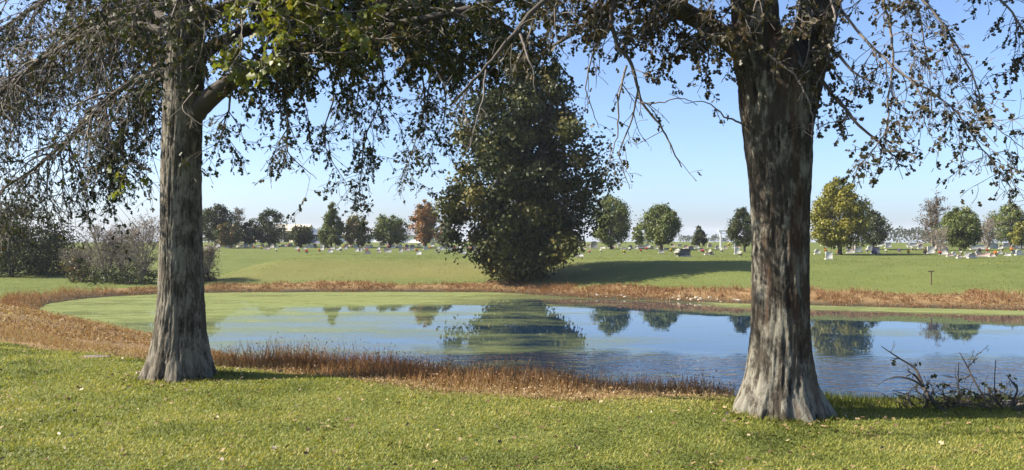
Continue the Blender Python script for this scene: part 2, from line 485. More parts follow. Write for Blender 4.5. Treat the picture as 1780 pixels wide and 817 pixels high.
class Grow:
    """branching wood; collects tubes and leaf stalks"""
    def __init__(s, seed):
        s.r = np.random.default_rng(seed); s.wood = Tubes(); s.twig = Tubes(); s.lp = []; s.ld = []

    def path(s, p, d, L, droop, wander=.22, step=.12):
        k = max(3, int(L / step)); st = L / k; pts = [p]
        for _ in range(k):
            d = unit(d + s.r.normal(size=3) * wander + V(0, 0, -droop))
            p = p + d * st; pts.append(p)
        return np.array(pts)

    def leafs(s, pts, dens):
        k = s.r.poisson(dens * np.linalg.norm(pts[-1] - pts[0]) + 1e-6)
        if not k: return
        t = s.r.random(k) ** .7 * (len(pts) - 1); i = np.minimum(t.astype(int), len(pts) - 2)
        q = pts[i] + (pts[i + 1] - pts[i]) * (t - i)[:, None]
        dd = unit(pts[-1] - pts[0])[None] * .5 + s.r.normal(size=(k, 3)) * .55 + V(0, 0, -.45)
        s.lp.append(q + s.r.normal(size=(k, 3)) * .015); s.ld.append(dd)

    def spray(s, pts, r0, r1, dens=5, sub=.9, droop=.12, leaf=18, lv=2, k=6, tmin=.1, dirbias=None):
        """a limb along given points with side shoots, twigs and leaves"""
        pts = catmull(pts, 7) if len(pts) < 12 else pts
        nP = len(pts)
        pts = pts + np.cumsum(s.r.normal(size=pts.shape) * .006, 0)
        rad = np.linspace(r0, r1, nP)
        (s.wood if r0 > .02 else s.twig).tube(pts, rad, k)
        s.shoots(pts, rad, dens, sub, droop, leaf, lv, tmin, dirbias)
        return pts

    def shoots(s, pts, rad, dens, sub, droop, leaf, lv, tmin=.1, dirbias=None):
        seg = np.linalg.norm(np.diff(pts, axis=0), axis=1); L = seg.sum()
        k = s.r.poisson(dens * L)
        for _ in range(k):
            t = tmin + (1 - tmin) * s.r.random(); i = min(int(t * (len(pts) - 1)), len(pts) - 2)
            q = pts[i] + (pts[i + 1] - pts[i]) * s.r.random()
            d0 = unit(pts[i + 1] - pts[i]); d = unit(d0 * .6 + s.r.normal(size=3) * .75 + (dirbias if dirbias is not None else 0))
            l = sub * (.45 + .9 * s.r.random()) * (1.15 - .5 * t)
            r_ = min(rad[i] * .6, .004 + .010 * l)
            ch = s.path(q, d, l, droop, .20, .11)
            rr = np.linspace(r_, .0028, len(ch))
            s.twig.tube(ch, rr, 4 if r_ > .008 else 3)
            if lv > 1:
                s.shoots(ch, rr, dens * 1.25, sub * .45, droop * 1.3, leaf, lv - 1, .15)
                s.leafs(ch, leaf * .5)
            else:
                s.leafs(ch, leaf)


def leaf_mesh(name, kind, pos, tip, size, r, mat, base, tone, nrm=None):
    v, f, k = leaves(kind, pos, tip, size, r, nrm)
    return mesh_np(name, v - base, f, np.repeat(tone, k), mat)


def trunk_mesh(name, centers, zs, radii, base, mat, lobes, seed, amp=.030, nth=170, nz=300, ztop=None):
    """furrowed trunk: centre line, radius and root lobes given against height"""
    r = np.random.default_rng(seed); na, nb, nc = NZ(seed), NZ(seed + 1), NZ(seed + 2)
    z0, z1 = zs[0], zs[-1]
    z = z0 + (z1 - z0) * np.linspace(0, 1, nz) ** 1.15
    th = np.linspace(0, 2 * math.pi, nth, endpoint=False)
    TH, Z = np.meshgrid(th, z)
    c = np.array(centers)
    cx = np.interp(Z, zs, c[:, 0]); cy = np.interp(Z, zs, c[:, 1]); R = np.interp(Z, zs, radii)
    # smooth the radius profile
    Rm = R[:, 0]; ker = np.hanning(25); ker /= ker.sum()
    Rm = np.convolve(np.pad(Rm, 12, mode='edge'), ker, 'valid'); R = np.repeat(Rm[:, None], nth, 1)
    u = TH / (2 * math.pi)
    kk = 58
    warp = 1.5 * (nb(u * 8, Z * 2.2, 8) - .5)
    rd = na(u * kk + warp, Z * 3.2, kk); rd2 = nc(u * kk * 2 + warp * 2, Z * 8, kk * 2)
    ridge = 1 - np.abs(2 * rd - 1); ridge = .65 * ridge ** .8 + .35 * (1 - np.abs(2 * rd2 - 1))
    lump = (nb(u * 6, Z * 1.1, 6) - .5) * .06
    hz = Z - z0
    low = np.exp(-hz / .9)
    lob = np.zeros_like(R)
    for (ang, am, wd, hgt) in lobes:
        da = np.angle(np.exp(1j * (TH - ang)))
        lob += am * np.exp(-(da / wd) ** 2) * np.exp(-hz / hgt)
    rr = R * (1 + lump) + lob + (ridge - .55) * amp * (1 + .8 * np.exp(-hz / .5))
    v = np.stack([cx + rr * np.cos(TH), cy + rr * np.sin(TH), Z], -1).reshape(-1, 3)
    i = np.arange((nz - 1) * nth).reshape(nz - 1, nth); j = np.roll(i, -1, 1)
    q = np.stack([i, j, j + nth, i + nth], -1).reshape(-1, 4)
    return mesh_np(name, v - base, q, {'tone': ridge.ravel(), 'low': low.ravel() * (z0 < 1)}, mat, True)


# ------------------------------------------------------------------ the two near oaks
def finish_oak(root, base, g, mat_bark, leaf_sets, r):
    add('limb', g.wood.mesh('limb', M_BARK_D, base), root)
    o = add('twigs', g.twig.mesh('twigs', M_TWIG, base), root); o['kind'] = 'stuff'
    for nm, pos, tip, mt, size in leaf_sets:
        tone = np.clip(r.random(len(pos)) * .75 + .35 * N2(pos[:, 0] * 1.5 + 40, pos[:, 1] * 1.5 + pos[:, 2] * 1.7) - .08, 0, 1)
        sz = size * (.7 + .6 * r.random(len(pos)))
        o = add(nm, leaf_mesh(nm, 'oak', pos, tip, sz, r, mt, base, tone), root); o['kind'] = 'stuff'


def upper_crown(g, base, zlo, zhi, n_, R, shift, leaf, lean=0):
    for i in range(n_):
        t = (i + .5) / n_; z = zlo + (zhi - zlo) * t
        az = i * 2.39996 + lean; Rr = R * (1.05 - .75 * t ** 1.5) * (.85 + .3 * g.r.random())
        d = V(math.cos(az), math.sin(az), 0)
        p0 = V(base[0], base[1], base[2] + z)
        e = p0 + d * Rr + shift * Rr * .25
        g.spray([p0, p0 + (e - p0) * .35 + V(0, 0, .35), p0 + (e - p0) * .7 + V(0, 0, .3 - .4 * (1 - t)), e + V(0, 0, -.5 * (1 - t) + .2)],
                .075 * (1 - .5 * t), .015, 3.2, .95, .06, leaf, 2, 5)


LB = on(-3.79, 10.1)
root = add('oak_tree', None, None, 'grey-barked oak with single straight trunk on the left of the lawn, limb bending right', 'tree', loc=LB)
root['group'] = 'large oaks on the near bank'
zz = [LB[2] - .12, .05, .30, .6, 1.0, 1.6, 2.4, 3.2, 4.4, 6.5, 9.0, 12.0]
cc = [(-3.79, 10.1), (-3.79, 10.1), (-3.785, 10.1), (-3.78, 10.1), (-3.775, 10.1), (-3.77, 10.1), (-3.77, 10.1), (-3.74, 10.1), (-3.70, 10.12), (-3.7, 10.15), (-3.68, 10.2), (-3.65, 10.2)]
rd = [.395, .350, .295, .262, .238, .222, .216, .212, .19, .15, .10, .02]
lob = [(math.radians(q), am, wd, h) for q, am, wd, h in ((200, .13, .30, .2), (248, .06, .18, .3), (285, .09, .2, .22), (338, .14, .32, .22), (30, .08, .4, .25), (90, .08, .4, .25), (150, .06, .3, .25))]
add('trunk', trunk_mesh('trunk', cc, zz, rd, LB, M_BARK_G, lob, 11), root)
g = Grow(21)
q = lambda *a: [P(*x) for x in a]
D = 10.1
# limbs to the right, thick with leaves
g.spray(q((325, 205, D), (362, 172, 10.0), (400, 140, 9.95), (480, 100, 9.9), (580, 66, 9.8), (700, 40, 9.7), (830, 10, 9.6), (930, -40, 9.5)), .125, .03, 10, .8, .12, 46, 2, 9, .30)
g.spray(q((325, 120, D), (420, 60, 10.8), (540, 40, 11.6), (680, 55, 12.2), (800, 100, 12.6)), .085, .02, 11, .9, .13, 44, 2, 7, .15)
g.spray(q((325, 60, D), (450, -10, 10.8), (600, 0, 11.5), (760, 40, 12.0), (870, 110, 12.2)), .085, .02, 11, .9, .13, 44, 2, 7, .15)
g.spray(q((325, 0, D), (450, -60, 10.2), (590, -50, 10.4), (740, -10, 10.8), (860, 30, 11.0), (960, 90, 11.3)), .085, .02, 10, .85, .13, 44, 2, 7, .15)
for st in (((480, 95, 9.9), (495, 180, 9.9), (500, 265, 9.9), (545, 315, 9.9)), ((560, 70, 11.2), (578, 165, 11.2), (560, 250, 11.2), (600, 330, 11.2)),
           ((655, 60, 10.4), (668, 160, 10.4), (640, 245, 10.4), (630, 335, 10.4)), ((720, 70, 12.2), (738, 180, 12.3), (716, 265, 12.3), (700, 330, 12.3)),
           ((765, 90, 11.4), (772, 180, 11.4), (745, 250, 11.4)), ((610, 60, 12), (625, 150, 12), (610, 215, 12)), ((405, 150, 10), (390, 215, 10), (372, 270, 10))):
    g.spray(q(*st), .016, .003, 12, .55, .18, 13, 2, 5, .1)
# leafy shoots in front of and above the long limb
for st in (((470, 105, 9.8), (510, 95, 9.4), (560, 95, 9.2), (620, 90, 9.2)), ((520, 80, 9.7), (590, 60, 9.3), (660, 70, 9.2), (730, 70, 9.2)), ((600, 60, 9.7), (690, 20, 9.4), (770, 20, 9.3), (850, 50, 9.3)),
           ((430, 110, 10), (480, 60, 10.4), (560, 30, 10.6), (640, 30, 10.7)), ((660, 50, 9.7), (720, 60, 10.3), (780, 110, 10.6))):
    g.spray(q(*st), .02, .004, 13, .42, .12, 34, 2, 5)
# lower crown left of and above the trunk, added to shade the upper trunk
for st in (((300, -40, D), (220, -60, 10.1), (150, -40, 10.1), (90, -10, 10.1)), ((300, -120, D), (210, -160, 10.0), (130, -150, 10.0), (60, -120, 10.0)), ((305, -80, D), (240, -110, 9.8), (180, -100, 9.7), (140, -60, 9.7)), ((300, -200, D), (200, -250, 10.1), (100, -240, 10.1))):
    g.spray(q(*st), .03, .006, 9, .55, .10, 26, 2, 5)
# crown shoots out of view, added to dapple the other oak's trunk with shade
for st in (((-3.7, 10.1, 4.6), (-2.6, 9.2, 4.9), (-1.6, 8.4, 4.8), (-.7, 7.9, 4.5)), ((-3.7, 10.1, 5.4), (-3.0, 9.0, 5.8), (-2.2, 8.1, 5.8), (-1.5, 7.6, 5.5)), ((-3.7, 10.1, 5.0), (-2.2, 9.4, 5.5), (-.9, 8.6, 5.6), (.2, 8.1, 5.3)),
           ((-3.7, 10.1, 6.2), (-2.6, 9.0, 6.6), (-1.2, 8.2, 6.6), (-.2, 7.8, 6.3)), ((-3.7, 10.1, 4.4), (-3.2, 9.2, 4.6), (-2.6, 8.3, 4.5), (-2.2, 7.8, 4.2))):
    g.spray([V(*a_) for a_ in st], .03, .006, 9, .5, .08, 22, 2, 5, .3)
# limbs to the left, mostly bare drooping twigs
bias = V(-.25, .15, -.35)
g.spray(q((300, 120, D), (220, 150, 10.6), (130, 235, 11.1), (50, 300, 11.5), (-50, 360, 11.8)), .042, .010, 12, 1.1, .20, 5, 2, 6, .1, bias)
g.spray(q((305, 60, D), (200, 40, 10.6), (90, 90, 11), (0, 160, 11.2), (-90, 240, 11.3)), .05, .012, 12, 1.1, .20, 5, 2, 6, .1, bias)
g.spray(q((310, 10, D), (190, -30, 11.3), (70, 10, 12.4), (-40, 90, 12.9), (-120, 170, 13.2)), .05, .012, 12, 1.1, .20, 6, 2, 6, .1, bias)
g.spray(q((300, 130, D), (245, 170, 11), (205, 260, 11.3), (190, 340, 11.5)), .03, .006, 13, .8, .18, 11, 2, 5, .1, bias)
g.spray(q((300, 40, D), (240, 10, 11.5), (150, 40, 12.6), (60, 110, 13.2), (10, 190, 13.4)), .05, .01, 12, 1.1, .2, 5, 2, 6, .1, bias)
g.spray(q((312, -40, D), (250, -40, 11.2), (190, 30, 11.9), (150, 120, 12.1)), .03, .008, 14, .9, .2, 8, 2, 6, .1, bias)
g.spray(q((300, 20, D), (265, 60, 10.6), (240, 150, 10.9), (235, 230, 11)), .022, .005, 13, .8, .18, 10, 2, 5, .1, bias)
# twigs and leaves in front of the upper trunk
for st in (((320, -30, 9.7), (300, 20, 9.3), (280, 80, 9.2), (270, 140, 9.2)), ((330, -30, 9.7), (350, 20, 9.3), (345, 80, 9.2), (330, 130, 9.2)), ((335, -10, 9.7), (385, 30, 9.3), (395, 90, 9.2)), ((300, -30, 9.8), (250, 0, 9.3), (230, 50, 9.2))):
    g.spray(q(*st), .014, .004, 12, .4, .14, 22, 2, 5)
# twigs across the trunk
g.spray(q((330, 100, 9.8), (300, 60, 9.5), (290, 20, 9.4)), .012, .004, 8, .35, .1, 2, 2, 5)
g.spray(q((345, 150, 9.8), (320, 190, 9.6), (360, 220, 9.5)), .012, .004, 8, .3, .1, 1, 2, 5)
upper_crown(g, LB, 4.6, 11.4, 22, 4.0, V(.1, 2.0, 0), 11, .7)
lp = np.concatenate(g.lp); ld = np.concatenate(g.ld)
# sunlit bright leaves close to the camera
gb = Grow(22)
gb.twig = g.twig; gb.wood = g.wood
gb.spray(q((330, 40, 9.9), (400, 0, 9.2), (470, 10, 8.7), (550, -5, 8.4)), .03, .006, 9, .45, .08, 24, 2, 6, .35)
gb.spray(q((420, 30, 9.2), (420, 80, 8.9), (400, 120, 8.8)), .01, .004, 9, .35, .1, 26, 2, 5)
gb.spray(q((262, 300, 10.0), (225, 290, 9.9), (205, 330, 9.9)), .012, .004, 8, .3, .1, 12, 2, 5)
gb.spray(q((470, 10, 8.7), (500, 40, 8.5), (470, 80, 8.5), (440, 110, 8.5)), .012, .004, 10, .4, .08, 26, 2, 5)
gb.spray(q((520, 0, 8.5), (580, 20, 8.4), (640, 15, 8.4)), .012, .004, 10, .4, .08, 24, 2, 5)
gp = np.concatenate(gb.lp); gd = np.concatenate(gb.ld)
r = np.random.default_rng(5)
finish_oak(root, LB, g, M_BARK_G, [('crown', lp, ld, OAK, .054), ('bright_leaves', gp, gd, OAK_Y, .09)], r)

RB = on(2.44, 8.1)
root = add('oak_tree', None, None, 'thick forked oak with lichen-pale root flare on the right beside the pond', 'tree', loc=RB)
root['group'] = 'large oaks on the near bank'
zz = [RB[2] - .15, .02, .18, .38, .65, 1.0, 1.6, 2.1, 2.6, 2.95, 3.2, 3.45]
cc = [(2.44, 8.1), (2.44, 8.1), (2.44, 8.1), (2.445, 8.1), (2.448, 8.1), (2.448, 8.1), (2.45, 8.1), (2.445, 8.1), (2.43, 8.1), (2.42, 8.1), (2.40, 8.1), (2.37, 8.1)]
rd = [.41, .375, .315, .278, .255, .246, .250, .270, .310, .335, .30, .20]
lob = [(math.radians(q_), am, wd, h) for q_, am, wd, h in ((190, .19, .26, .22), (228, .08, .16, .3), (260, .10, .14, .25), (290, .24, .15, .17), (318, .08, .16, .3), (352, .22, .30, .26), (45, .1, .4, .3), (100, .1, .4, .3), (150, .08, .3, .3))]
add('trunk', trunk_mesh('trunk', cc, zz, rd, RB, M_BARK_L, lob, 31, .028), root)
g = Grow(41)
D = 8.1
def stem_part(pts, rads, seed):
    pts = [P(*x) for x in pts]
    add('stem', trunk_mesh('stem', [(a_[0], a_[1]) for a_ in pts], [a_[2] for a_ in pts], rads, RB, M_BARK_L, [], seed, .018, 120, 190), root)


stem_part(((1345, 300, D), (1335, 200, D), (1318, 110, D), (1310, 0, 8.05), (1290, -200, 8.0), (1270, -500, 8.0), (1250, -900, 8.1), (1245, -1300, 8.1)), [.10, .20, .225, .205, .17, .13, .07, .02], 35)
stem_part(((1375, 300, D), (1386, 200, 8.12), (1403, 110, 8.15), (1428, 0, 8.25), (1470, -200, 8.4), (1530, -500, 8.6), (1560, -900, 8.7), (1580, -1200, 8.7)), [.10, .165, .18, .17, .14, .10, .06, .02], 38)
g.spray(q((1325, 150, D), (1285, 88, 8.05), (1235, 45, 8.0), (1180, 8, 7.9), (1100, -40, 7.7), (1000, -60, 7.5)), .12, .05, 9, .65, .14, 40, 2, 10, .3)
# pale branch reaching left from that limb
g.spray(q((1100, -40, 7.7), (1030, -50, 7.4), (970, -10, 7.2), (900, 62, 7.1), (845, 125, 7.0), (790, 185, 7.0)), .032, .008, 6, .42, .16, 6, 2, 7, .1)
g.spray(q((905, 60, 7.1), (920, 110, 7.0), (930, 165, 7.0)), .012, .004, 7, .25, .12, 5, 2, 5)
g.spray(q((845, 120, 7.0), (825, 190, 6.9), (800, 250, 6.9)), .009, .003, 7, .25, .14, 6, 2, 5)
# hanging branch
g.spray(q((1075, -45, 7.7), (1066, 20, 7.7), (1074, 75, 7.7), (1100, 120, 7.7), (1112, 175, 7.7), (1150, 235, 7.7), (1185, 300, 7.7)), .026, .005, 7, .32, .17, 9, 2, 6, .1)
g.spray(q((1090, 115, 7.7), (1075, 180, 7.6), (1070, 240, 7.6), (1045, 310, 7.5)), .011, .003, 8, .3, .15, 9, 2, 5)
g.spray(q((1108, 150, 7.7), (1095, 210, 7.8), (1080, 270, 7.8), (1100, 330, 7.8)), .010, .003, 8, .3, .15, 9, 2, 5)
g.spray(q((1066, 30, 7.7), (1030, 75, 7.8), (1010, 150, 7.8), (1030, 220, 7.9)), .011, .003, 8, .3, .15, 9, 2, 5)
g.spray(q((1110, 180, 7.7), (1140, 180, 7.6), (1185, 172, 7.6), (1215, 185, 7.6)), .008, .003, 9, .2, .05, 16, 2, 5)
g.spray(q((1290, 215, 7.9), (1262, 202, 7.8), (1235, 182, 7.75), (1195, 180, 7.7)), .010, .003, 9, .2, .06, 16, 2, 5)
g.spray(q((1285, 140, 7.9), (1265, 125, 7.8), (1258, 135, 7.8)), .006, .003, 9, .15, .1, 26, 1, 4)
# leaf masses high in the middle of the picture
for st in (((1000, -60, 7.5), (960, -20, 7.7), (930, 30, 7.9), (905, 90, 8.0)), ((1080, -45, 7.7), (1040, -10, 8.2), (1005, 40, 8.5)), ((1180, 8, 7.9), (1140, 10, 8.3), (1090, 20, 8.6), (1050, 50, 8.8)),
           ((1240, 45, 8.0), (1215, 60, 7.7), (1195, 75, 7.6))):
    g.spray(q(*st), .018, .004, 12, .5, .14, 40, 2, 5)
# lower crown out of view above the fork, added to throw shade on the trunk
for st in (((1300, -60, D), (1200, -110, 8.0), (1100, -120, 8.0), (1000, -110, 8.0)), ((1290, -140, D), (1180, -210, 8.1), (1060, -220, 8.1)), ((1290, -220, D), (1200, -290, 7.9), (1090, -320, 7.9), (980, -300, 7.9)), ((1300, -300, D), (1200, -400, 8.1), (1080, -430, 8.1)), ((1300, -20, 8.0), (1220, -60, 7.8), (1140, -60, 7.8))):
    g.spray(q(*st), .035, .006, 9, .5, .10, 30, 2, 5)
# right side
g.spray(q((1420, 60, 8.2), (1470, 0, 7.9), (1530, 0, 7.6), (1545, 80, 7.5), (1540, 170, 7.45), (1525, 240, 7.4), (1490, 290, 7.4)), .018, .004, 13, .45, .16, 12, 2, 6, .15)
g.spray(q((1400, 120, 8.0), (1430, 140, 7.7), (1480, 190, 7.5), (1530, 235, 7.4), (1565, 265, 7.4)), .022, .005, 12, .36, .10, 34, 2, 6, .1)
g.spray(q((1410, 90, 8.0), (1450, 90, 7.7), (1490, 120, 7.5), (1530, 140, 7.4)), .02, .005, 12, .34, .08, 28, 2, 6, .1)
g.spray(q((1430, -20, 8.2), (1500, 60, 7.6), (1570, 130, 7.3), (1650, 185, 7.1), (1710, 260, 7.0), (1770, 340, 7.0)), .014, .003, 12, .45, .16, 9, 2, 6, .2)
g.spray(q((1440, -40, 8.3), (1560, -30, 7.8), (1630, 20, 7.6), (1690, 110, 7.5), (1720, 200, 7.5), (1790, 260, 7.4)), .014, .003, 12, .45, .17, 9, 2, 6, .2)
g.spray(q((1450, -60, 8.4), (1600, -60, 8.3), (1720, -20, 8.2), (1790, 60, 8.1), (1850, 150, 8.1)), .018, .004, 12, .5, .15, 16, 2, 6, .2)
g.spray(q((1455, -80, 8.4), (1530, -50, 8.8), (1590, 10, 9.0), (1610, 100, 9.1), (1620, 200, 9.1)), .014, .003, 12, .45, .17, 9, 2, 6, .2)
g.spray(q((1330, 90, 7.8), (1370, 120, 7.6), (1400, 180, 7.6), (1405, 230, 7.6)), .012, .004, 8, .3, .1, 9, 2, 5)
g.spray(q((1410, 20, 8.0), (1400, 80, 7.8), (1385, 140, 7.75)), .012, .004, 8, .28, .1, 12, 2, 5)
for st in (((1330, -30, 7.7), (1310, 20, 7.5), (1300, 70, 7.5)), ((1400, -30, 7.8), (1390, 20, 7.5), (1370, 80, 7.5)), ((1440, -30, 7.9), (1450, 30, 7.6), (1440, 90, 7.6), (1420, 150, 7.6)), ((1290, -20, 7.7), (1270, 20, 7.6), (1250, 40, 7.6))):
    g.spray(q(*st), .012, .004, 12, .36, .14, 26, 2, 5)
g.spray(q((1310, 0, 7.9), (1260, -30, 7.6), (1200, -10, 7.5), (1160, 15, 7.5)), .02, .005, 8, .35, .1, 20, 2, 5)
upper_crown(g, RB, 4.2, 10.2, 18, 4.0, V(.5, .35, 0), 14, 2.2)
lp = np.concatenate(g.lp); ld = np.concatenate(g.ld)
finish_oak(root, RB, g, M_BARK_L, [('crown', lp, ld, OAK_B, .050)], r)


# ------------------------------------------------------------------ trees further off
def clump_tree(name, base, h, prof, mat, seed, nclump, per, lsize, label, group=None, trunk_r=.15, skirt=.18, lop=(0, 0), clr=.2, cat='tree', stems=1, gap=.15, irr=1.0, limbs=26, cvar=.55):
    """prof: (relative height, radius) of the crown from its bottom to its top"""
    r = np.random.default_rng(seed)
    base = np.asarray(base, float)
    root = add(name, None, None, label, cat, group, loc=base)
    ph = np.array([p[0] for p in prof]); pr = np.array([p[1] for p in prof])
    tb = Tubes()
    C = []; Rr = []
    wts = np.interp(np.linspace(ph[0], ph[-1], 60), ph, pr) + .05
    hs = np.interp(np.linspace(0, 1, nclump, endpoint=False) + r.random(nclump) / nclump, np.cumsum(wts) / wts.sum(), np.linspace(ph[0], ph[-1], 60))
    rmax = pr.max()
    for i, t in enumerate(hs):
        R = np.interp(t, ph, pr); az = r.random() * 6.283
        if r.random() < gap * .5: continue
        rr = R * (.25 + .72 * math.sqrt(r.random())) * (1 + irr * (.18 * math.sin(3 * az + seed) + .10 * r.normal()))
        c = V(math.cos(az) * rr + lop[0] * t, math.sin(az) * rr + lop[1] * t, t * h)
        C.append(c); Rr.append(clr * rmax * (.5 + 1.0 * r.random()) * (.55 + .45 * R / rmax))
    C = np.array(C); Rr = np.array(Rr); nc = len(C)
    # wood
    for sti in range(stems):
        off = r.normal(size=2) * trunk_r * (2.5 if stems > 1 else 0)
        top = V(lop[0] * .8 + off[0] * 3, lop[1] * .8 + off[1] * 3, h * .85)
        tp = catmull([V(off[0], off[1], -.15), V(off[0] * 1.5, off[1] * 1.5, h * .25), top * .6 + V(r.normal() * .03 * h * .3, 0, 0), top], 5)
        tb.tube(tp, np.interp(np.linspace(0, 1, len(tp)), [0, .08, 1], [trunk_r * 1.35, trunk_r, trunk_r * .12]), 8)
    for i in r.choice(nc, min(nc, limbs), replace=False):
        zt = max(h * .12, C[i, 2] * .6)
        p0 = V(lop[0] * zt / h * .8, lop[1] * zt / h * .8, zt)
        tb.tube(catmull([p0, (p0 + C[i]) * .5 + V(0, 0, .04 * h), C[i]], 4), np.linspace(trunk_r * .32, trunk_r * .06, 9), 4)
    add('trunk', tb.mesh('trunk', M_BARK_D, V(0, 0, 0)), root)
    # leaves: on the outer shells of the clumps
    ci = np.repeat(np.arange(nc), r.poisson(per, nc))
    u = r.normal(size=(len(ci), 3)); u /= np.linalg.norm(u, axis=1)[:, None]
    rad = Rr[ci] * (1 - .55 * r.random(len(ci)) ** 2) * (1 + .22 * r.normal(size=len(ci)))
    pos = C[ci] + u * rad[:, None] * V(1.1, 1.1, .85)
    nr = u * 1.3 + r.normal(size=u.shape) * .38 + V(0, 0, .2)
    tip = r.normal(size=u.shape) + V(0, 0, -.4)
    tone = np.clip(cvar * (r.random(nc)[ci] - .5) + .28 + .5 * r.random(len(ci)), 0, 1)
    v, f, k = leaves('kite', pos, tip, lsize * (.6 + .8 * r.random(len(ci))), r, nr)
    ok = v[:, 2].reshape(-1, k).min(1) > -.1
    o = add('crown', mesh_np('crown', v, f[np.repeat(ok, len(f) // len(ok))], np.repeat(tone, k), mat), root)
    o['kind'] = 'stuff'
    return root


def bare_tree(name, base, h, spread, seed, label, leafmat=None, leaf=0, twigmat=None, stems=1, n_=60, group=None, cat='tree', tr=.1, up=.5, lsize=.14, lean=0, fine=.013):
    r = np.random.default_rng(seed); base = np.asarray(base, float)
    root = add(name, None, None, label, cat, group, loc=base)
    wood = Tubes(); tw = Tubes(); LP = []
    for s_ in range(stems):
        az = 6.283 * s_ / stems + r.random(); lean_ = (.55 * spread * (.4 + .6 * r.random())) if stems > 1 else .08 * spread
        hh = h * (.75 + .25 * r.random())
        mp = catmull([V(0, 0, -.1), V(math.cos(az) * lean_ * .35, math.sin(az) * lean_ * .35, hh * .35), V(math.cos(az) * lean_ * .75 + lean * .5, math.sin(az) * lean_ * .75, hh * .7), V(math.cos(az) * lean_ + lean, math.sin(az) * lean_, hh * .93)], 6)
        rad = np.linspace(tr, tr * .15, len(mp)); wood.tube(mp, rad, 6)
        for _ in range(n_ // stems):
            t = .15 + .85 * r.random(); i = min(int(t * (len(mp) - 1)), len(mp) - 2)
            a_ = r.random() * 6.283; d = unit(V(math.cos(a_), math.sin(a_), up + .5 * r.normal()))
            L = spread * (.35 + .4 * r.random()) * (1.15 - .6 * t)
            p = mp[i]; pts = [p]
            for _k in range(5):
                d = unit(d + r.normal(size=3) * .22 + V(0, 0, .04)); p = p + d * L / 5; pts.append(p)
            pts = np.array(pts); rr = np.linspace(max(fine, rad[i] * .45), fine * .7, 6); wood.tube(pts, rr, 4)
            for _j in range(9):
                k_ = r.integers(1, 5); p = pts[k_]; d2 = unit(pts[k_ + 1] - pts[k_] + r.normal(size=3) * .35 * L / 3)
                l2 = L * (.25 + .35 * r.random()); tp = [p]
                for _k in range(3):
                    d2 = unit(d2 + r.normal(size=3) * .3); p = p + d2 * l2 / 3; tp.append(p)
                tw.tube(np.array(tp), np.linspace(fine * .75, fine * .4, 4), 3)
                LP.append(np.array(tp)[1:])
    add('trunk', wood.mesh('trunk', twigmat or M_BARK_D, V(0, 0, 0)), root)
    o = add('twigs', tw.mesh('twigs', twigmat or M_TWIG, V(0, 0, 0)), root); o['kind'] = 'stuff'
    if leaf:
        A = np.concatenate(LP); pos = A[r.integers(0, len(A), leaf)] + r.normal(size=(leaf, 3)) * .12
        o = add('crown', leaf_mesh('crown', 'kite', pos, r.normal(size=(leaf, 3)) + V(0, 0, -.4), lsize * (.6 + .8 * r.random(leaf)), r, leafmat, V(0, 0, 0), r.random(leaf)), root)
        o['kind'] = 'stuff'
    return root


ROUND = [(.16, .25), (.25, .72), (.42, 1.0), (.6, .98), (.78, .78), (.92, .42), (.99, .1)]
OVAL = [(.12, .35), (.25, .8), (.5, 1.0), (.75, .85), (.9, .5), (.99, .12)]
CONE = [(.10, .6), (.2, 1.0), (.4, .88), (.6, .65), (.8, .38), (.98, .06)]
LOW = [(.03, .75), (.2, 1.0), (.5, .95), (.75, .7), (.95, .25)]


def far_tree(px, pb, pt, wpx, prof, mat, label, seed, name='tree', D=None, dens=1.0, ls=None, group='trees in and behind the cemetery', tr=None, gap=.1, clr=.26, irr=1.0):
    if D is None:
        p = gnd(px, pb)
    else:
        p = on((px - 890) / F * D, D)
    D_ = p[1]
    h = EYE - (pt - 408.5) / F * D_ - p[2]
    R = wpx / F * D_ / 2 * .93
    sz = ls or max(.13, .0019 * D_)
    ncl = int(64 * dens); per = int(95 * dens)
    return clump_tree(name, p, h, [(a_, b_ * R) for a_, b_ in prof], mat, seed, ncl, per, sz, label, group, tr or max(.07, R * .075), clr=clr, gap=gap, irr=irr)


# the big tree on the far bank
pb = on(0.75, 62.6 + 1.6)
HT = 16.8
prof = [(.02, .7), (.06, 1.9), (.11, 3.2), (.18, 4.1), (.28, 4.9), (.40, 5.0), (.52, 4.7), (.64, 4.2), (.76, 3.5), (.88, 2.4), (.98, .5)]
clump_tree('pond_tree', pb, HT, prof, POND, 79, 270, 330, .255, 'tall dense dark green tree with skirt of foliage on the far bank of the pond', None, .38, clr=.215, lop=(.3, 0), gap=.4, irr=1.35, limbs=90, cvar=.95)

# left side shrubs
def bush(px, D, pt, wpx, mat, label, seed, dens=1.4, prof=LOW, ls=.16, name='bush', cat='bush', group='bushes at the left end of the pond'):
    p = on((px - 890) / F * D, D)
    h = EYE - (pt - 408.5) / F * D - p[2]
    R = wpx / F * D / 2 * .92
    return clump_tree(name, p, h, [(a_, b_ * R) for a_, b_ in prof], mat, seed, int(60 * dens), int(75 * dens), ls, label, group, .08, clr=.24, cat=cat, stems=3)


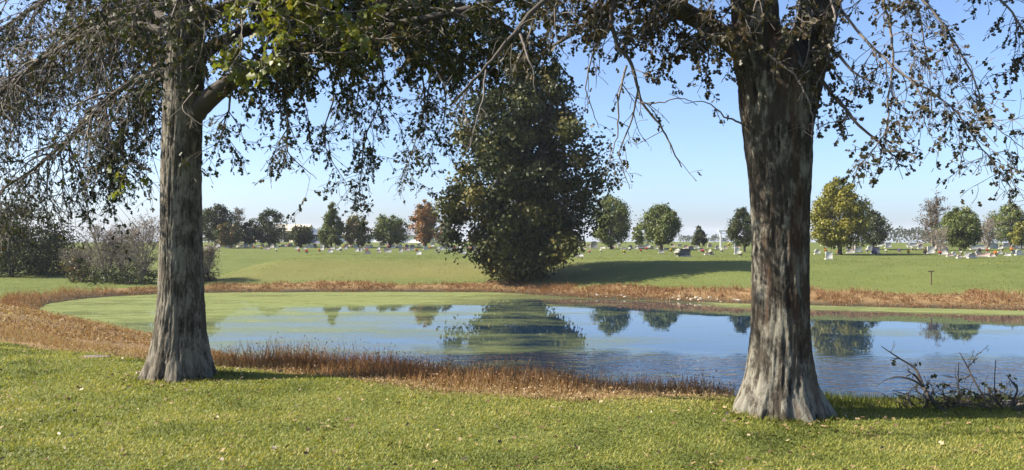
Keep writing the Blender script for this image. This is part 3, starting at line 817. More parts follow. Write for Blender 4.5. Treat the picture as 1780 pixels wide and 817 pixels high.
bush(20, 76, 352, 200, POND, 'large dark evergreen bush at the left edge beyond the lawn', 101, 2.2, ls=.2)
bush(-120, 82, 345, 220, POND, 'dark evergreen bush cut off by the left edge of the view', 102, 1.4, ls=.22)
bush(140, 66.5, 448, 76, G_MIX, 'low yellow-green and reddish shrub left of the grey thicket', 103, .8, ls=.13)
bush(222, 64.5, 466, 130, G_DARK, 'low dark shrub at the foot of the grey thicket', 104, .8, ls=.13)
bush(340, 65, 476, 90, G_BRN, 'low brown shrub just right of the left oak trunk', 105, .7, ls=.12)
for (px, D, pt, wpx, sd_, lab, st) in ((185, 65, 395, 120, 111, 'grey leafless shrub in the thicket left of the oak trunk', 7), (245, 64, 378, 120, 112, 'tall grey leafless shrub half behind the left oak trunk', 7),
                                       (140, 68, 425, 90, 113, 'smaller grey twiggy shrub at the left end of the thicket', 6), (360, 65, 425, 80, 114, 'faint grey twiggy shrub right of the left oak trunk', 6), (215, 70, 385, 130, 115, 'grey leafless shrub at the back of the thicket', 7)):
    p = on((px - 890) / F * D, D); h = EYE - (pt - 408.5) / F * D - p[2]
    bare_tree('bare_shrub', p, h, wpx / F * D / 2 * 1.1, sd_, lab, G_BRN, 1100, M_TWIG_GREY, st, 140, 'bushes at the left end of the pond', 'shrub', .05, .9, .11, fine=.014)

# tree line beyond the cemetery on the left
far_tree(375, 430, 356, 68, ROUND, G_DARK, 'dark broad tree just right of the left oak trunk', 201, D=128, dens=1.3)
far_tree(398, 430, 388, 50, ROUND, G_MIX, 'small orange-tinged tree in front of the dark broad tree', 202, D=122, dens=.9)
p = on((414 - 890) / F * 150, 150)
bare_tree('tree', p, EYE + (408.5 - 349) / F * 150 - p[2], 2.9, 203, 'thin half-bare tree standing behind the dark broad tree', G_BRN, 420, M_TWIG, 1, 70, 'trees in and behind the cemetery', 'tree', .16, .7, .22, fine=.03)
far_tree(468, 429, 361, 66, OVAL, G_DARK, 'dark open-crowned tree left of the beige house', 204, D=132, dens=1.1, gap=.6)
far_tree(435, 429, 385, 44, ROUND, G_DARK, 'small dark tree between two larger dark trees', 205, D=130, dens=.8)
far_tree(523, 428, 392, 46, ROUND, G_DARK, 'low round dark tree in front of the beige house', 206, D=126, dens=.8)
far_tree(576, 428, 352, 48, CONE, G_MID, 'tall pointed green tree in the far row', 207, D=124, dens=1.2)
far_tree(622, 426, 374, 56, OVAL, G_TINGE, 'small yellow-green tree with orange tinges beside the tall pointed tree', 208, D=126, dens=1.0)
far_tree(678, 426, 374, 66, ROUND, G_MID, 'rounded green tree with a yellow patch in the far row', 209, D=126, dens=1.1)
far_tree(740, 427, 348, 46, OVAL, G_ORG, 'rust-orange oval tree left of the tall pond tree', 210, D=124, dens=1.3)
far_tree(772, 427, 378, 36, ROUND, G_MIX, 'small green and brown tree beside the rust-orange one', 211, D=122, dens=.8)
# middle and right
far_tree(1062, 422, 341, 72, OVAL, G_MID, 'dark green oval tree partly behind the tall pond tree', 212, D=118, dens=1.6, irr=.5, gap=.02)
far_tree(1150, 428, 356, 68, ROUND, G_MID, 'round green tree on the skyline in the middle', 213, D=112, dens=1.6, irr=.5, gap=.02)
far_tree(1110, 420, 389, 24, ROUND, G_MID, 'very small round tree left of the round skyline tree', 214, D=128, dens=.6)
far_tree(1216, 421, 393, 28, CONE, G_DARK, 'small conical dark tree alone on the skyline', 215, D=130, dens=.7)
far_tree(1294, 436, 362, 62, ROUND, G_DARK, 'dark tree half hidden by the right oak trunk', 216, D=100, dens=1.3)
far_tree(1460, 447, 308, 104, [(.14, .3), (.22, .85), (.38, 1.0), (.55, .97), (.72, .78), (.88, .45), (.99, .1)], G_YEL, 'big yellow-green tree right of the right oak trunk', 217, D=88, dens=2.1, ls=.2, clr=.24, irr=.3, gap=0)
far_tree(1518, 432, 366, 62, ROUND, G_DARK, 'darker green tree behind the yellow-green tree', 218, D=108, dens=1.1)
p = on((1622 - 890) / F * 104, 104)
bare_tree('tree', p, EYE + (408.5 - 334) / F * 104 - p[2], 3.3, 219, 'brownish thin-leaved tree left of the round green tree', G_BRN, 1500, M_TWIG, 2, 90, 'trees in and behind the cemetery', 'tree', .16, .7, .2, fine=.022)
far_tree(1669, 443, 360, 72, ROUND, G_MID, 'round bright green tree among the headstones on the right', 220, D=92, dens=1.6, irr=.5, gap=.02)
p = on((1716 - 890) / F * 110, 110)
bare_tree('tree', p, EYE + (408.5 - 374) / F * 110 - p[2], 2.7, 221, 'grey leafless tree right of the round bright green tree', G_BRN, 250, M_TWIG_GREY, 3, 80, 'trees in and behind the cemetery', 'tree', .12, .7, .18, fine=.022)
far_tree(1756, 424, 356, 76, ROUND, G_MID, 'broad green tree near the right edge', 222, D=118, dens=1.3)
far_tree(1776, 432, 384, 40, ROUND, G_YEL, 'small yellow-green tree at the right edge', 223, D=106, dens=.9)
p = on((1634 - 890) / F * 86, 86)
bare_tree('ornamental_tree', p, EYE + (408.5 - 392) / F * 86 - p[2], 1.5, 224, 'small pale leafless many-stemmed tree among white headstones', G_BRN, 60, M_TWIG_GREY, 6, 66, None, 'tree', .05, 1.1, .12, fine=.013)
# distant woods showing over the rise
for i, (a0, a1, tp, D) in enumerate(((1535, 1605, 398, 420), (1180, 1300, 411, 560), (330, 800, 412, 430), (1600, 1790, 404, 400))):
    r = np.random.default_rng(300 + i)
    nn = int((a1 - a0) / 1780 * 9000) + 250
    px = a0 + (a1 - a0) * r.random(nn); dd = D + 30 * r.random(nn)
    topz = EYE - (tp - 408.5 + 4 * (N1(px * .09, px * 0 + i) - .5) * 2) / F * dd
    gz = terrain((px - 890) / F * dd, dd)
    pos = np.stack([(px - 890) / F * dd, dd, gz + (topz - gz) * (.05 + .95 * r.random(nn) ** .7)], -1)
    v, f, k = leaves('kite', pos, r.normal(size=(nn, 3)), 1.3 * (.6 + .8 * r.random(nn)), r, r.normal(size=(nn, 3)) + V(0, 0, .5))
    add('distant_wood', mesh_np('distant_wood', v, f, np.repeat(r.random(nn), k), G_DARK), None, ['hazy low wood on the skyline right of the yellow-green tree', 'thin far line of trees at the middle of the skyline', 'far woodland behind the row of trees on the left', 'hazy woodland behind the trees at the right edge'][i], 'woods', kind='stuff')


# ------------------------------------------------------------------ boxes and profiles
def box_mesh(name, x0, x1, y0, y1, z0, z1, mat, bev=0.0):
    import bmesh
    bm = bmesh.new()
    vs = [bm.verts.new((x, y, z)) for z in (z0, z1) for y in (y0, y1) for x in (x0, x1)]
    for f in ((0, 2, 3, 1), (4, 5, 7, 6), (0, 1, 5, 4), (2, 6, 7, 3), (0, 4, 6, 2), (1, 3, 7, 5)):
        bm.faces.new([vs[i] for i in f])
    if bev: bmesh.ops.bevel(bm, geom=bm.edges[:], offset=bev, segments=2, affect='EDGES')
    me = bpy.data.meshes.new(name); bm.to_mesh(me); bm.free(); me.materials.append(mat)
    return me


def extrude(name, outline, y0, y1, mat):
    o = np.array(outline, float); k = len(o)
    v = np.concatenate([np.c_[o[:, 0], np.full(k, y0), o[:, 1]], np.c_[o[:, 0], np.full(k, y1), o[:, 1]]])
    i = np.arange(k); j = np.roll(i, -1)
    return mesh_np(name, v, [np.stack([i, j, j + k, i + k], -1), i[None, :], (i[::-1] + k)[None, :]], None, mat)


M_WHITE = plain('white_marble', (0.46, 0.45, 0.42), .6, .2, 5)
M_GREY = plain('grey_granite', (0.27, 0.26, 0.25), .5, .2, 30)
M_PINK = plain('pink_granite', (0.42, 0.31, 0.27), .5, .2, 30)
M_DKG = plain('dark_granite', (0.06, 0.06, 0.065), .35, .2, 30)
M_CONC = plain('concrete', (0.45, 0.43, 0.40), .9, .2, 10)
M_PAINT = plain('white_paint', (0.80, 0.80, 0.80), .5, .05, 2)
M_BEIGE = plain('beige_siding', (0.52, 0.46, 0.36), .8, .1, 2)
M_ROOFG = plain('grey_roof', (0.16, 0.17, 0.19), .7, .2, 2)
M_ROOFB = plain('blue_roof', (0.05, 0.07, 0.12), .6, .2, 2)
M_GLASS = plain('dark_glass', (0.02, 0.025, 0.03), .1, .1, 2)
M_RUST = plain('rusty_iron', (0.10, 0.05, 0.035), .8, .3, 20)
FL = [leaf_mat('flower_' + k, [(0, c), (1, tuple(min(1, x * 1.3) for x in c))], .2, .02) for k, c in (('red', (.45, .03, .03)), ('orange', (.55, .20, .03)), ('white', (.7, .68, .65)), ('pink', (.55, .16, .25)), ('yellow', (.6, .45, .05)), ('violet', (.22, .10, .40)))]

th = np.linspace(0, math.pi, 9)
TOPS = {
    'flat': [(-.5, 0), (.5, 0), (.5, .9), (.46, .94), (-.46, .94), (-.5, .9)],
    'round': [(-.5, 0), (.5, 0)] + [(.5 * math.cos(t), .62 + .34 * math.sin(t)) for t in th],
    'serp': [(-.5, 0), (.5, 0), (.5, .74), (.40, .78), (.26, .90), (0, .97), (-.26, .90), (-.40, .78), (-.5, .74)],
    'slant': [(-.5, 0), (.5, 0), (.47, .8), (.40, .86), (-.40, .86), (-.47, .8)],
}
HMAT = {'white': M_WHITE, 'grey': M_GREY, 'pink': M_PINK, 'dark': M_DKG}
SLAB = {(t, c): extrude('slab', o, -.5, .5, HMAT[c]) for t, o in TOPS.items() for c in HMAT}
BASEM = box_mesh('plinth', -.62, .62, -.9, .9, -.12, .09, M_CONC, .015)


def headstone(p, wd, ht, typ, colr, label, group, rot=0, dep=.2):
    root = add('headstone', None, None, label, 'headstone', group, loc=p)
    root.rotation_euler = (0, 0, rot)
    s_ = add('slab', SLAB[(typ, colr)], root); s_.scale = (wd, dep, ht - .09); s_.location = (0, 0, .088)
    b_ = add('plinth', BASEM, root); b_.scale = (wd, dep, 1)
    return root


FLM = {}
for i, fm in enumerate(FL):
    r = np.random.default_rng(400 + i)
    u = r.normal(size=(46, 3)); u[:, 2] = np.abs(u[:, 2]); u /= np.linalg.norm(u, axis=1)[:, None]
    FLM[i] = leaf_mesh('blossoms', 'kite', u * .13 + V(0, 0, .26), r.normal(size=(46, 3)), .11, r, fm, V(0, 0, 0), r.random(46), u)
r = np.random.default_rng(420)
FGREEN = leaf_mesh('foliage', 'kite', r.normal(size=(34, 3)) * V(.07, .07, .04) + V(0, 0, .16), r.normal(size=(34, 3)) + V(0, 0, .7), .13, r, G_DARK, V(0, 0, 0), r.random(34))
tv = np.arange(10) * 2 * math.pi / 10
vz = [(0, .055), (.06, .06), (.12, .05), (.16, .065)]
VASE = mesh_np('vase', np.array([(rr_ * math.cos(t), rr_ * math.sin(t), z_) for z_, rr_ in vz for t in tv]),
               [np.array([(k * 10 + i, k * 10 + (i + 1) % 10, k * 10 + 10 + (i + 1) % 10, k * 10 + 10 + i) for k in range(3) for i in range(10)])], None, M_CONC)
FNAME = ['red', 'orange', 'white', 'pink', 'yellow', 'violet']


def bouquet(p, k, s_, label, group):
    root = add('flower_bouquet', None, None, label, 'flowers', group, loc=p); root.scale = (s_, s_, s_)
    add('vase', VASE, root); add('foliage', FGREEN, root); add('blossoms', FLM[k], root)


# individually visible stones: px, ground py, width px, height px, type, colour, label
stones = [
    (1441, 451, 11, 14, 'flat', 'white', 'white squarish headstone at the foot of the yellow-green tree trunk'),
    (1421, 442, 9, 9, 'round', 'white', 'white round-topped headstone left of the yellow-green tree trunk'),
    (1478, 440, 10, 10, 'serp', 'grey', 'grey headstone just right of the yellow-green tree trunk'),
    (1492, 439, 13, 11, 'flat', 'white', 'wide white headstone under the right side of the yellow-green tree'),
    (1512, 436, 9, 9, 'round', 'white', 'white round-topped stone right of the yellow-green tree'),
    (1522, 441, 13, 12, 'flat', 'grey', 'grey block headstone with the bluish bouquet'),
    (1544, 431, 10, 10, 'flat', 'white', 'single white upright stone between yellow-green tree and leafless tree'),
    (1587, 429, 14, 8, 'slant', 'white', 'low wide white headstone left of the leafless little tree'),
    (1600, 432, 8, 8, 'serp', 'grey', 'small grey stone next to the low wide white headstone'),
    (1618, 441, 11, 13, 'flat', 'white', 'tall white headstone behind the leafless little tree'),
    (1641, 443, 13, 11, 'serp', 'white', 'white headstone right of the leafless little tree stems'),
    (1630, 436, 9, 10, 'round', 'pink', 'pinkish headstone behind the leafless little tree'),
    (1700, 434, 22, 9, 'flat', 'white', 'broad white family monument right of the round bright green tree'),
    (1727, 432, 18, 10, 'serp', 'white', 'white monument with shaped top near the right edge'),
    (1748, 430, 10, 8, 'flat', 'grey', 'grey block stone left of the right edge'),
    (1772, 432, 12, 9, 'flat', 'white', 'white headstone at the right edge'),
    (1704, 447, 14, 7, 'slant', 'pink', 'low pinkish stone below the broad white family monument'),
    (1114, 431, 14, 6, 'slant', 'white', 'low wide white headstone left under the round skyline tree'),
    (1126, 431, 9, 8, 'serp', 'white', 'peaked white headstone under the round skyline tree'),
    (1144, 430, 6, 8, 'flat', 'white', 'narrow white headstone at the foot of the round skyline tree'),
    (1075, 424, 6, 7, 'flat', 'white', 'small white stone on the skyline right of the dark oval tree'),
    (1033, 432, 12, 13, 'round', 'grey', 'leaning grey round stone right of the tall pond tree'),
    (1006, 418, 7, 8, 'round', 'white', 'bright white stone seen through the tall pond tree'),
    (944, 425, 14, 11, 'flat', 'white', 'pale stone block seen through the lower tall pond tree'),
    (1281, 442, 8, 12, 'flat', 'white', 'white stone left of the right oak trunk'),
    (1150, 440, 9, 6, 'slant', 'grey', 'low grey stone in the grass below the round skyline tree'),
    (1190, 446, 20, 14, 'flat', 'dark', 'dark granite monument standing alone in mid cemetery'),
    (1008, 447, 12, 7, 'slant', 'white', 'low pale stone beside the shadow of the tall pond tree'),
    (1233, 443, 14, 6, 'slant', 'pink', 'low pinkish stone between dark monument and right oak'),
]
r = np.random.default_rng(9)
for (px, py, wp, hp, t, c, lab) in stones:
    p = gnd(px, py); k = p[1] / F
    headstone(p, wp * k, hp * k + .02, t, c, lab, 'headstones in the cemetery', r.normal() * .12, .2)
# many small stones nothing tells apart
rows = [(360, 830, 430.5, 66, 'tiny headstone in the long far row left of the tall pond tree'), (560, 840, 437, 22, 'tiny headstone in the grass left of the tall pond tree'),
        (940, 1290, 432, 34, 'tiny headstone between the tall pond tree and the right oak'), (1415, 1780, 428, 22, 'tiny headstone in the back rows on the right'), (1640, 1780, 446, 12, 'tiny headstone in the front row at the right')]
for a0, a1, py, num, lab in rows:
    for i in range(num):
        px = a0 + (a1 - a0) * (i + r.random()) / num; yy = py + r.normal() * 2.3
        p = gnd(px, yy)
        tt = ['flat', 'round', 'serp', 'slant'][r.integers(4)]; cl_ = ['white', 'grey', 'grey', 'pink', 'white'][r.integers(5)]
        hs = .28 + .3 * r.random()
        ll = lab.replace('tiny', ('low ' if hs < .42 else 'tall ') + {'pink': 'pinkish'}.get(cl_, cl_) + {'flat': ' square-topped', 'round': ' round-topped', 'serp': ' curve-topped', 'slant': ' chamfered'}[tt])
        headstone(p, .38 + .3 * r.random(), hs, tt, cl_, ll, lab.replace('headstone', 'headstones'), r.normal() * .15, .16)
frow = [(360, 830, 433, 34, 'small bouquet in the long far grave row left of the tall pond tree'), (950, 1290, 438, 20, 'small bouquet on a grave between the tall pond tree and the right oak'), (1415, 1780, 440, 24, 'small bouquet on a grave right of the right oak')]
for a0, a1, py, num, lab in frow:
    for i in range(num):
        px = a0 + (a1 - a0) * (i + r.random()) / num; yy = py + r.normal() * 4
        kf = int(r.choice([0, 1, 2, 2, 2, 3, 4, 5]))
        bouquet(gnd(px, yy), kf, 0.75 + .5 * r.random(), lab.replace('small', 'small ' + FNAME[kf]), lab.replace('small bouquet', 'small bouquets'))
bouquet(gnd(1178, 446), 2, 1.7, 'white bouquet leaning by the dark granite monument', None)
bouquet(gnd(1520, 444), 5, 1.4, 'bluish bouquet in front of grey block headstone', None)

# white frame, stake, houses
p = on((1266 - 890) / F * 116, 116)
root = add('white_gateway', None, None, 'white open gateway frame on the skyline left of the right oak', 'gateway', loc=p)
for x in (-1.0, .9):
    add('post', box_mesh('post', x - .09, x + .09, -.09, .09, -.1, 2.25, M_PAINT, .01), root)
add('beam', box_mesh('beam', -1.35, 1.2, -.13, .13, 2.252, 2.48, M_PAINT, .01), root)
add('rail', box_mesh('rail', -.9, .8, -.04, .04, 1.98, 2.06, M_PAINT, .005), root)

p = gnd(1619, 496)
root = add('iron_stake', None, None, 'thin rusty stake with crosspiece in the grass of the far bank', 'stake', loc=p)
add('post', box_mesh('post', -.025, .025, -.025, .025, -.1, .80, M_RUST, .004), root)
add('crosspiece', box_mesh('crosspiece', -.20, .16, -.02, .02, .802, .86, M_RUST, .004), root)


def house(px, D, wd, dp, wall_h, roof_h, wm, rm, name, label, wins, door=None):
    p = on((px - 890) / F * D, D)
    root = add(name, None, None, label, 'building', loc=p)
    h = wd / 2
    add('wall', extrude('wall', [(-h, -.6), (h, -.6), (h, wall_h), (-h, wall_h)], -dp / 2, dp / 2, wm), root)
    e = .35
    ro = extrude('roof', [(-dp / 2 - e, wall_h - .12), (dp / 2 + e, wall_h - .12), (dp / 2 + e, wall_h + .03), (0, wall_h + roof_h), (-dp / 2 - e, wall_h + .03)], -h - e, h + e, rm)
    o = add('roof', ro, root); o.rotation_euler = (0, 0, math.pi / 2)
    for x in wins:
        wn_ = add('window', box_mesh('window', x - .5, x + .5, -dp / 2 - .05, -dp / 2 + .02, wall_h * .42, wall_h * .8, M_PAINT), root)
        add('pane', box_mesh('pane', x - .42, x + .42, -dp / 2 - .06, -dp / 2 - .04, wall_h * .45, wall_h * .77, M_GLASS), wn_)
    if door is not None:
        add('door', box_mesh('door', door - .5, door + .5, -dp / 2 - .05, -dp / 2 + .02, -.1, wall_h * .78, M_GLASS), root)


house(505, 165, 7.0, 6, 2.1, 1.2, M_BEIGE, M_BEIGE, 'beige_house', 'beige house behind the far row of trees on the left', [-2, 1.8], 0)
house(430, 170, 5, 5, 2.0, .9, M_BEIGE, M_ROOFG, 'pale_shed', 'small pale shed between the dark trees on the left', [0])
house(548, 150, 3.6, 4, 1.5, .8, M_ROOFB, M_ROOFB, 'dark_shed', 'dark blue shed between the low round tree and the pointed tree', [0])
house(608, 160, 4.6, 4, 1.4, .5, M_PAINT, M_PAINT, 'white_shed', 'low white shed behind the pointed tree', [-1.2, 1.2])
house(652, 160, 5.0, 4, 1.45, .9, M_PAINT, M_PAINT, 'white_shed', 'low white gabled shed behind the orange-tinged tree', [-1, 1])
house(712, 158, 5.6, 4, 1.3, .9, M_PAINT, M_ROOFG, 'grey_roofed_shed', 'low white shed with grey roof left of the rust-orange tree', [-1.5, 1.5])


# ------------------------------------------------------------------ grass, weeds, fallen leaves
def view_pts(n_, d0, d1, margin, r, pw=1.0):
    """points on the lawn, denser towards the near side"""
    u = r.random(n_) ** pw
    D_ = d0 + (d1 - d0) * u
    x = (r.random(n_) * 2 - 1) * (D_ * .5776 + margin)
    return x, D_


r = np.random.default_rng(50)
x, y = view_pts(380000, 4.6, 14.0, 1.2, r, 1.15)
sd = sdist(x, y); bw = brownness(x, y, sd)
keep = r.random(len(x)) > bw * 1.05
x, y, sd = x[keep], y[keep], sd[keep]
z = terrain(x, y, sd)
hgt = (.014 + .022 * r.random(len(x))) * (.85 + .35 * N1(x * 1.3, y * 1.3))
for bx_, by_, br_ in ((LB[0], LB[1], .46), (RB[0], RB[1], .5)):
    hgt *= 1 + 1.9 * np.exp(-np.maximum(np.hypot(x - bx_, y - by_) - br_, 0) / .10) * r.random(len(x))
th_ = r.random(len(x)) * 6.283
tip = np.stack([np.cos(th_) * .75, np.sin(th_) * .75, np.full(len(x), .8)], -1)
base_, fc_ = LEAF['blade']
u = np.stack([-np.sin(th_), np.cos(th_), np.zeros(len(x))], -1)
wd = (.006 + .005 * r.random(len(x))) * (1 + .05 * y)
pos = np.stack([x, y, z - .003], -1)
v = pos[:, None] + base_[None, :, 0:1] * u[:, None] * wd[:, None, None] + base_[None, :, 1:2] * tip[:, None] * hgt[:, None, None]
f = fc_[None] + (np.arange(len(x)) * 3)[:, None, None]
patch = N2(x * .55 + 3, y * .55); fine = N3(x * 3.1, y * 3.1)
tone = np.clip(.29 + .45 * r.random(len(x)) ** 1.5 + .55 * (patch - .5) + .5 * (N1(x * 1.5 + 20, y * 1.9) - .5) + .5 * (fine - .5) + .35 * (r.random(len(x)) > .93), 0, 1)
add('lawn_grass', mesh_np('lawn_grass', v.reshape(-1, 3), f.reshape(-1, 3), np.repeat(tone, 3), M_GRASS), None, 'short sunlit lawn grass in the foreground', 'grass', kind='stuff')

x, y = view_pts(2100, 4.8, 12.5, .8, r, 1.0)
for bx_, by_ in ((LB[0], LB[1]), (RB[0], RB[1])):
    a_ = r.random(170) * 6.283; q_ = .48 + np.abs(r.normal(size=170)) * .35
    x = np.concatenate([x, bx_ + q_ * np.cos(a_)]); y = np.concatenate([y, by_ + q_ * np.sin(a_)])
sd = sdist(x, y); k = brownness(x, y, sd) < .5; x, y = x[k], y[k]
pos = np.stack([x, y, terrain(x, y) + .03], -1); nl = len(x)
tip = np.stack([r.normal(size=nl), r.normal(size=nl), r.normal(size=nl) * .25], -1)
add('fallen_leaves', leaf_mesh('fallen_leaves', 'oak', pos, tip, .022 + .03 * r.random(nl), r, M_FALL, V(0, 0, 0), r.random(nl) ** 1.6 * .85, r.normal(size=(nl, 3)) * .45 + V(0, 0, 1)), None, 'scattered dry tan leaves lying on the lawn', 'leaves', kind='stuff')


def weeds(x, y, h, wdt, r, name, label, tones, lean=.35, per=3):
    sd = sdist(x, y); z = terrain(x, y, sd)
    X, Y, Z, H = (np.repeat(q_, per) for q_ in (x, y, z, h))
    nl = len(X)
    tip = np.stack([r.normal(size=nl) * lean, r.normal(size=nl) * lean, np.ones(nl)], -1)
    hh = H * (.45 + .75 * r.random(nl))
    pos = np.stack([X + r.normal(size=nl) * .04, Y + r.normal(size=nl) * .04, Z - .02], -1)
    v, f, k = leaves('blade', pos, tip, 1.0, r)
    v = v.reshape(-1, 3, 3)
    mid = pos[:, None]
    d = v - mid
    # separate scaling of width and height of each blade
    tipu = tip / np.linalg.norm(tip, axis=1)[:, None]
    al = (d * tipu[:, None]).sum(-1, keepdims=True)
    v = mid + al * tipu[:, None] * hh[:, None, None] + (d - al * tipu[:, None]) * (wdt * (.6 + .8 * r.random(nl)))[:, None, None]
    tone = np.clip(np.repeat(tones, per) + r.normal(size=nl) * .16, 0, 1)
    # seed heads and curled leaves along the upper stem
    hp = pos + tipu * (hh * (.45 + .55 * r.random(nl)))[:, None]
    s2 = wdt * (1.2 + 1.3 * r.random(nl))
    v2, f2, k2 = leaves('kite', hp, r.normal(size=(nl, 3)), s2, r)
    V_ = np.concatenate([v.reshape(-1, 3), v2]); F_ = np.concatenate([f, f2 + len(v) * 3])
    add(name, mesh_np(name, V_, F_, np.concatenate([np.repeat(tone, 3), np.repeat(np.clip(tone - .06, 0, 1), k2)]), M_WEED), None, label, 'weeds', kind='stuff')


r = np.random.default_rng(60)
# near bank
n_ = 75000
x = -14 + 17.2 * r.random(n_); y = 8.0 + 9 * r.random(n_) ** 1.5
sd = sdist(x, y); bw = brownness(x, y, sd)
k = (bw > .35) & (np.abs(x) < y * .5776 + 1.5) & (r.random(n_) < smooth(2.9, 2.0, x) + .0) & (sd > .2)
k &= r.random(n_) < .05 + 1.0 * smooth(.22, .62, .6 * N1(x * 1.1 + 7, y * 1.1) + .4 * N2(x * 3, y * 3))
x, y, sd = x[k], y[k], sd[k]
edge_d = np.interp(x, [-14, -8, -3, -1, .5, 2.0, 2.8], [9.0, 9.0, 9.2, 9.8, 10.1, 9.9, 8.9]) - sd
tall = smooth(.15, 1.0, edge_d) * np.interp(x, [-9, -4.5, -3.5, -1, 1.2, 2.6], [.35, .4, 1, 1.15, .95, .5])
h = (.06 + .28 * tall * (.25 + 1.25 * N2(x * .9 + 11, y * .9))) * (.7 + .5 * r.random(len(x)))
tn = .72 - .52 * tall * (.5 + N3(x * .7, y * .7)) + .1 * (1 - smooth(-5, -3, x))
weeds(x, y, h, .011, r, 'near_bank_weeds', 'reddish-brown dead weeds along the near edge of the pond', tn)
# left end
n_ = 42000
x = -40 + 31 * r.random(n_); y = 17 + 42 * r.random(n_)
sd = sdist(x, y); bw = brownness(x, y, sd)
k = (bw > .3) & (sd > .1) & (x > -y * .5776 - 4)
x, y, sd = x[k], y[k], sd[k]
h = (.14 + .45 * smooth(.3, 1.2, sd) * smooth(4.2, 2.5, sd) * smooth(30, 40, y) * N2(x * .5, y * .5)) * (.6 + .6 * r.random(len(x)))
weeds(x, y, h, .026, r, 'left_bank_weeds', 'tan and brown dead weeds around the left end of the pond', .80 - .40 * N3(x * .3, y * .3) - .3 * smooth(36, 44, y), per=3)
# far bank
n_ = 90000
t = r.random(n_); x = -26 + 60 * t; y = 40 + 28 * r.random(n_)
sd = sdist(x, y); bw = brownness(x, y, sd)
k = (bw > .3) & (sd > -.1) & (r.random(n_) < .12 + 1.0 * smooth(.2, .65, .5 * N1(x * .6, y * .6 + 5) + .5 * N2(x * 1.7, y * 1.7)))
x, y, sd = x[k], y[k], sd[k]
h = (.10 + .50 * smooth(.1, 1.0, sd) * N2(x * .45, y * .45) ** 1.3 * np.interp(x, [-2, 8], [.55, 1])) * (.6 + .6 * r.random(len(x)))
weeds(x, y, h, .034, r, 'far_bank_weeds', 'brown dead weeds in a band along the far shore', .62 - .42 * N3(x * .25, y * .25), per=3)

# shaded green tufts right of the right oak and rough grass at its foot
n_ = 16000
x = 2.6 + 5.6 * r.random(n_); y = 7.9 + 1.7 * r.random(n_)
sd = sdist(x, y)
k = r.random(n_) < smooth(10.6, 9.8, sd) * smooth(8.4, 9.0, sd) * np.interp(x, [2.6, 4, 5.5, 8], [1, .8, .4, .35])
x, y, sd = x[k], y[k], sd[k]; nl = len(x)
pos = np.stack([x, y, terrain(x, y, sd) - .01], -1)
tip = np.stack([r.normal(size=nl) * .4, r.normal(size=nl) * .4, np.ones(nl)], -1)
v, f, k3 = leaves('blade', pos, tip, 1.0, r)
d = v.reshape(-1, 3, 3) - pos[:, None]; tu = tip / np.linalg.norm(tip, axis=1)[:, None]; al = (d * tu[:, None]).sum(-1, keepdims=True)
v = pos[:, None] + al * tu[:, None] * (.06 + .09 * r.random(nl))[:, None, None] + (d - al * tu[:, None]) * .008
add('rough_grass', mesh_np('rough_grass', v.reshape(-1, 3), f, np.repeat(.3 * r.random(nl), 3), M_GRASS), None, 'longer rough grass at the bank edge right of the right oak', 'grass', kind='stuff')

# tufts of the mown grass beyond the pond
n_ = 170000
y = 36 + 74 * r.random(n_) ** 1.3; x = (r.random(n_) * 2 - 1) * (y * .5776 + 4)
sd = sdist(x, y); k = (sd > .5) & (r.random(n_) > .85 * brownness(x, y, sd)) & (r.random(n_) < .25 + .9 * N1(x * .3, y * .5))
x, y, sd = x[k], y[k], sd[k]; nl = len(x)
th_ = r.random(nl) * 6.283
u = np.stack([-np.sin(th_), np.cos(th_), np.zeros(nl)], -1); tip = np.stack([np.cos(th_) * .7, np.sin(th_) * .7, np.full(nl, .8)], -1)
pos = np.stack([x, y, terrain(x, y, sd) - .01], -1); hh = .035 + .06 * r.random(nl); ww = .03 + .03 * r.random(nl)
v = pos[:, None] + base_[None, :, 0:1] * u[:, None] * ww[:, None, None] + base_[None, :, 1:2] * tip[:, None] * hh[:, None, None]
f = fc_[None] + (np.arange(nl) * 3)[:, None, None]
tone = np.clip(.06 + .36 * r.random(nl) + .5 * (N2(x * .2, y * .4) - .5), 0, 1)
add('far_grass', mesh_np('far_grass', v.reshape(-1, 3), f.reshape(-1, 3), np.repeat(tone, 3), M_GRASS), None, 'mown grass on the slope beyond the pond', 'grass', kind='stuff')

# ------------------------------------------------------------------ fallen branches, stones by the water
def fallen(name, label, paths, seed, leafn, base):
    base = np.asarray(base, float)
    root = add(name, None, None, label, 'branch', 'fallen branches at the water edge', loc=base)
    g = Grow(seed)
    for i, (st, r0) in enumerate(paths):
        pts = catmull(st, 6); rad = np.linspace(r0, .004, len(pts)); g.wood.tube(pts, rad, 6)
        g.shoots(pts, rad, 6, .22, .0, leafn, 2, .15)
    if not g.twig.v: g.twig.tube(catmull(paths[0][0], 6) + V(.02, 0, -.03), .002, 3)
    add('stem', g.wood.mesh('stem', M_BARK_D, base), root)
    o = add('twigs', g.twig.mesh('twigs', M_BARK_D, base), root); o['kind'] = 'stuff'
    if g.lp:
        lp = np.concatenate(g.lp); ld = np.concatenate(g.ld); rr = np.random.default_rng(seed)
        o = add('dead_leaves', leaf_mesh('dead_leaves', 'oak', lp, ld, .06 * (.6 + .7 * rr.random(len(lp))), rr, G_DARK, base, rr.random(len(lp))), root); o['kind'] = 'stuff'


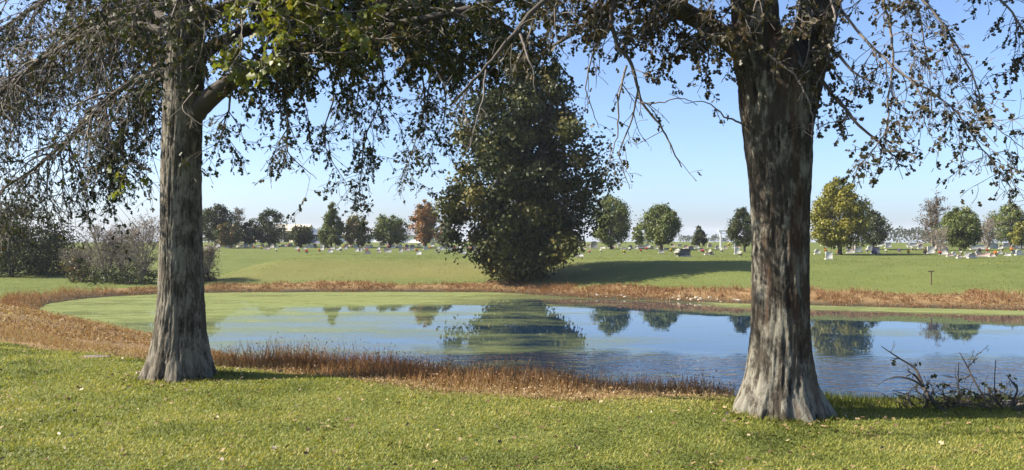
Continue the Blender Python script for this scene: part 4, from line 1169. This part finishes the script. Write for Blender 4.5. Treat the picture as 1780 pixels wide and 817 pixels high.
fallen('fallen_branch', 'longest dark dead branch leaning up over the water right of the oak',
       [(q((1640, 716, 8.3), (1612, 685, 8.5), (1600, 660, 8.6), (1590, 640, 8.7), (1562, 622, 8.8), (1532, 602, 8.9)), .022),
        (q((1605, 672, 8.5), (1585, 660, 8.5), (1560, 655, 8.5), (1535, 662, 8.5)), .012), (q((1602, 668, 8.55), (1588, 650, 8.5), (1575, 655, 8.5)), .01)], 501, 5, on(P(1640, 716, 8.3)[0], 8.3))
fallen('fallen_branch', 'curved dark dead branch standing over the middle of the brush heap',
       [(q((1720, 705, 8.5), (1698, 670, 8.6), (1683, 640, 8.7), (1668, 612, 8.8)), .012), (q((1683, 638, 8.7), (1692, 628, 8.7), (1700, 622, 8.7)), .006)], 502, 4, on(P(1720, 705, 8.5)[0], 8.5))
fallen('fallen_branch', 'thin upright dead twig left of the curved branch', [(q((1668, 705, 8.5), (1666, 670, 8.5), (1666, 630, 8.5)), .007)], 503, 3, on(P(1668, 705, 8.5)[0], 8.5))
fallen('fallen_branch', 'hooked dark dead branch at the right end of the brush heap',
       [(q((1755, 712, 8.4), (1768, 680, 8.4), (1762, 668, 8.4), (1750, 652, 8.4)), .012), (q((1730, 700, 8.4), (1729, 660, 8.4), (1731, 625, 8.4)), .006)], 504, 4, on(P(1755, 712, 8.4)[0], 8.4))
r = np.random.default_rng(70)
paths = []
for i in range(60):
    px = 1585 + 195 * r.random(); dd = 8.35 + .5 * r.random()
    a0 = P(px, 0, dd); z0 = on(a0[0], dd)[2]
    e = V(a0[0] + r.normal() * .18, dd + r.normal() * .15, z0 + .03 + .16 * r.random())
    paths.append(([V(a0[0], dd, z0 - .01), (V(a0[0], dd, z0) + e) * .5 + r.normal(size=3) * .03, e], .008 + .006 * r.random()))
fallen('brush_heap', 'tangled heap of dark dead twigs and leaves at the water edge', paths, 505, 8, on(5.0, 8.55))


def rock(p, s_, mat, seed, name, label, cat='rock', group=None):
    import bmesh
    bm = bmesh.new(); bmesh.ops.create_icosphere(bm, subdivisions=3, radius=1)
    nn = NZ(seed)
    for v_ in bm.verts:
        c = v_.co; k = .75 + .5 * nn(c.x * 1.6 + 5 + c.z, c.y * 1.6 + 9 - c.z * .7)
        v_.co = (c.x * s_[0] * k, c.y * s_[1] * k, c.z * s_[2] * k)
    me = bpy.data.meshes.new(name); bm.to_mesh(me); bm.free(); me.materials.append(mat)
    for pl in me.polygons: pl.use_smooth = True
    return add(name, me, None, label, cat, group, loc=p)


M_ROCK = plain('mud_stone', (0.30, 0.25, 0.19), .95, .3, 9, .6)
M_MUDDY = plain('muddy_stone', (0.15, 0.12, 0.095), .95, .4, 9, .6)
M_PALE = plain('pale_stone', (0.36, 0.31, 0.24), .95, .25, 9, .6)
p = on(4.78, 8.62); rock(p + V(0, 0, -.01), (.30, .16, .07), M_ROCK, 601, 'mud_lump', 'tan lump of dried mud at the right end of the brush heap', 'mud')
r = np.random.default_rng(80)
for i in range(26):
    x = 3.5 + 12 * r.random() ** 1.0; sdv = .25 + .9 * r.random()
    lo = np.interp(x, [1, 4, 8, 13.3, 19], [60, 56.8, 54.2, 51.6, 49.5])
    p = on(x, lo + sdv); s_ = .05 + .07 * r.random()
    rock(p, (s_ * 1.4, s_, s_ * .8), M_PALE, 700 + i, 'shore_stone', 'small pale stone at the foot of the far brown bank', 'stone', 'small pale stones along the far waterline')
p = on(P(165, 622, 11.55)[0], 11.55)
o = rock(p + V(0, 0, .0), (.20, .10, .022), M_MUDDY, 650, 'flat_stone', 'flat muddy grey stone sunk in the lawn left of the left oak', 'stone')

# ------------------------------------------------------------------ thin autumn haze
m, n, out = newmat('haze')
pv = node(n, 'ShaderNodeVolumePrincipled', Density=0.00022)
pv.inputs['Color'].default_value = (0.86, 0.92, 1.0, 1)
n.links.new(pv.outputs[0], out.inputs['Volume'])
add('haze', box_mesh('haze', -3500, 3500, -2500, 3500, -40, 26, m), kind='stuff', label='thin pale haze in the far distance')
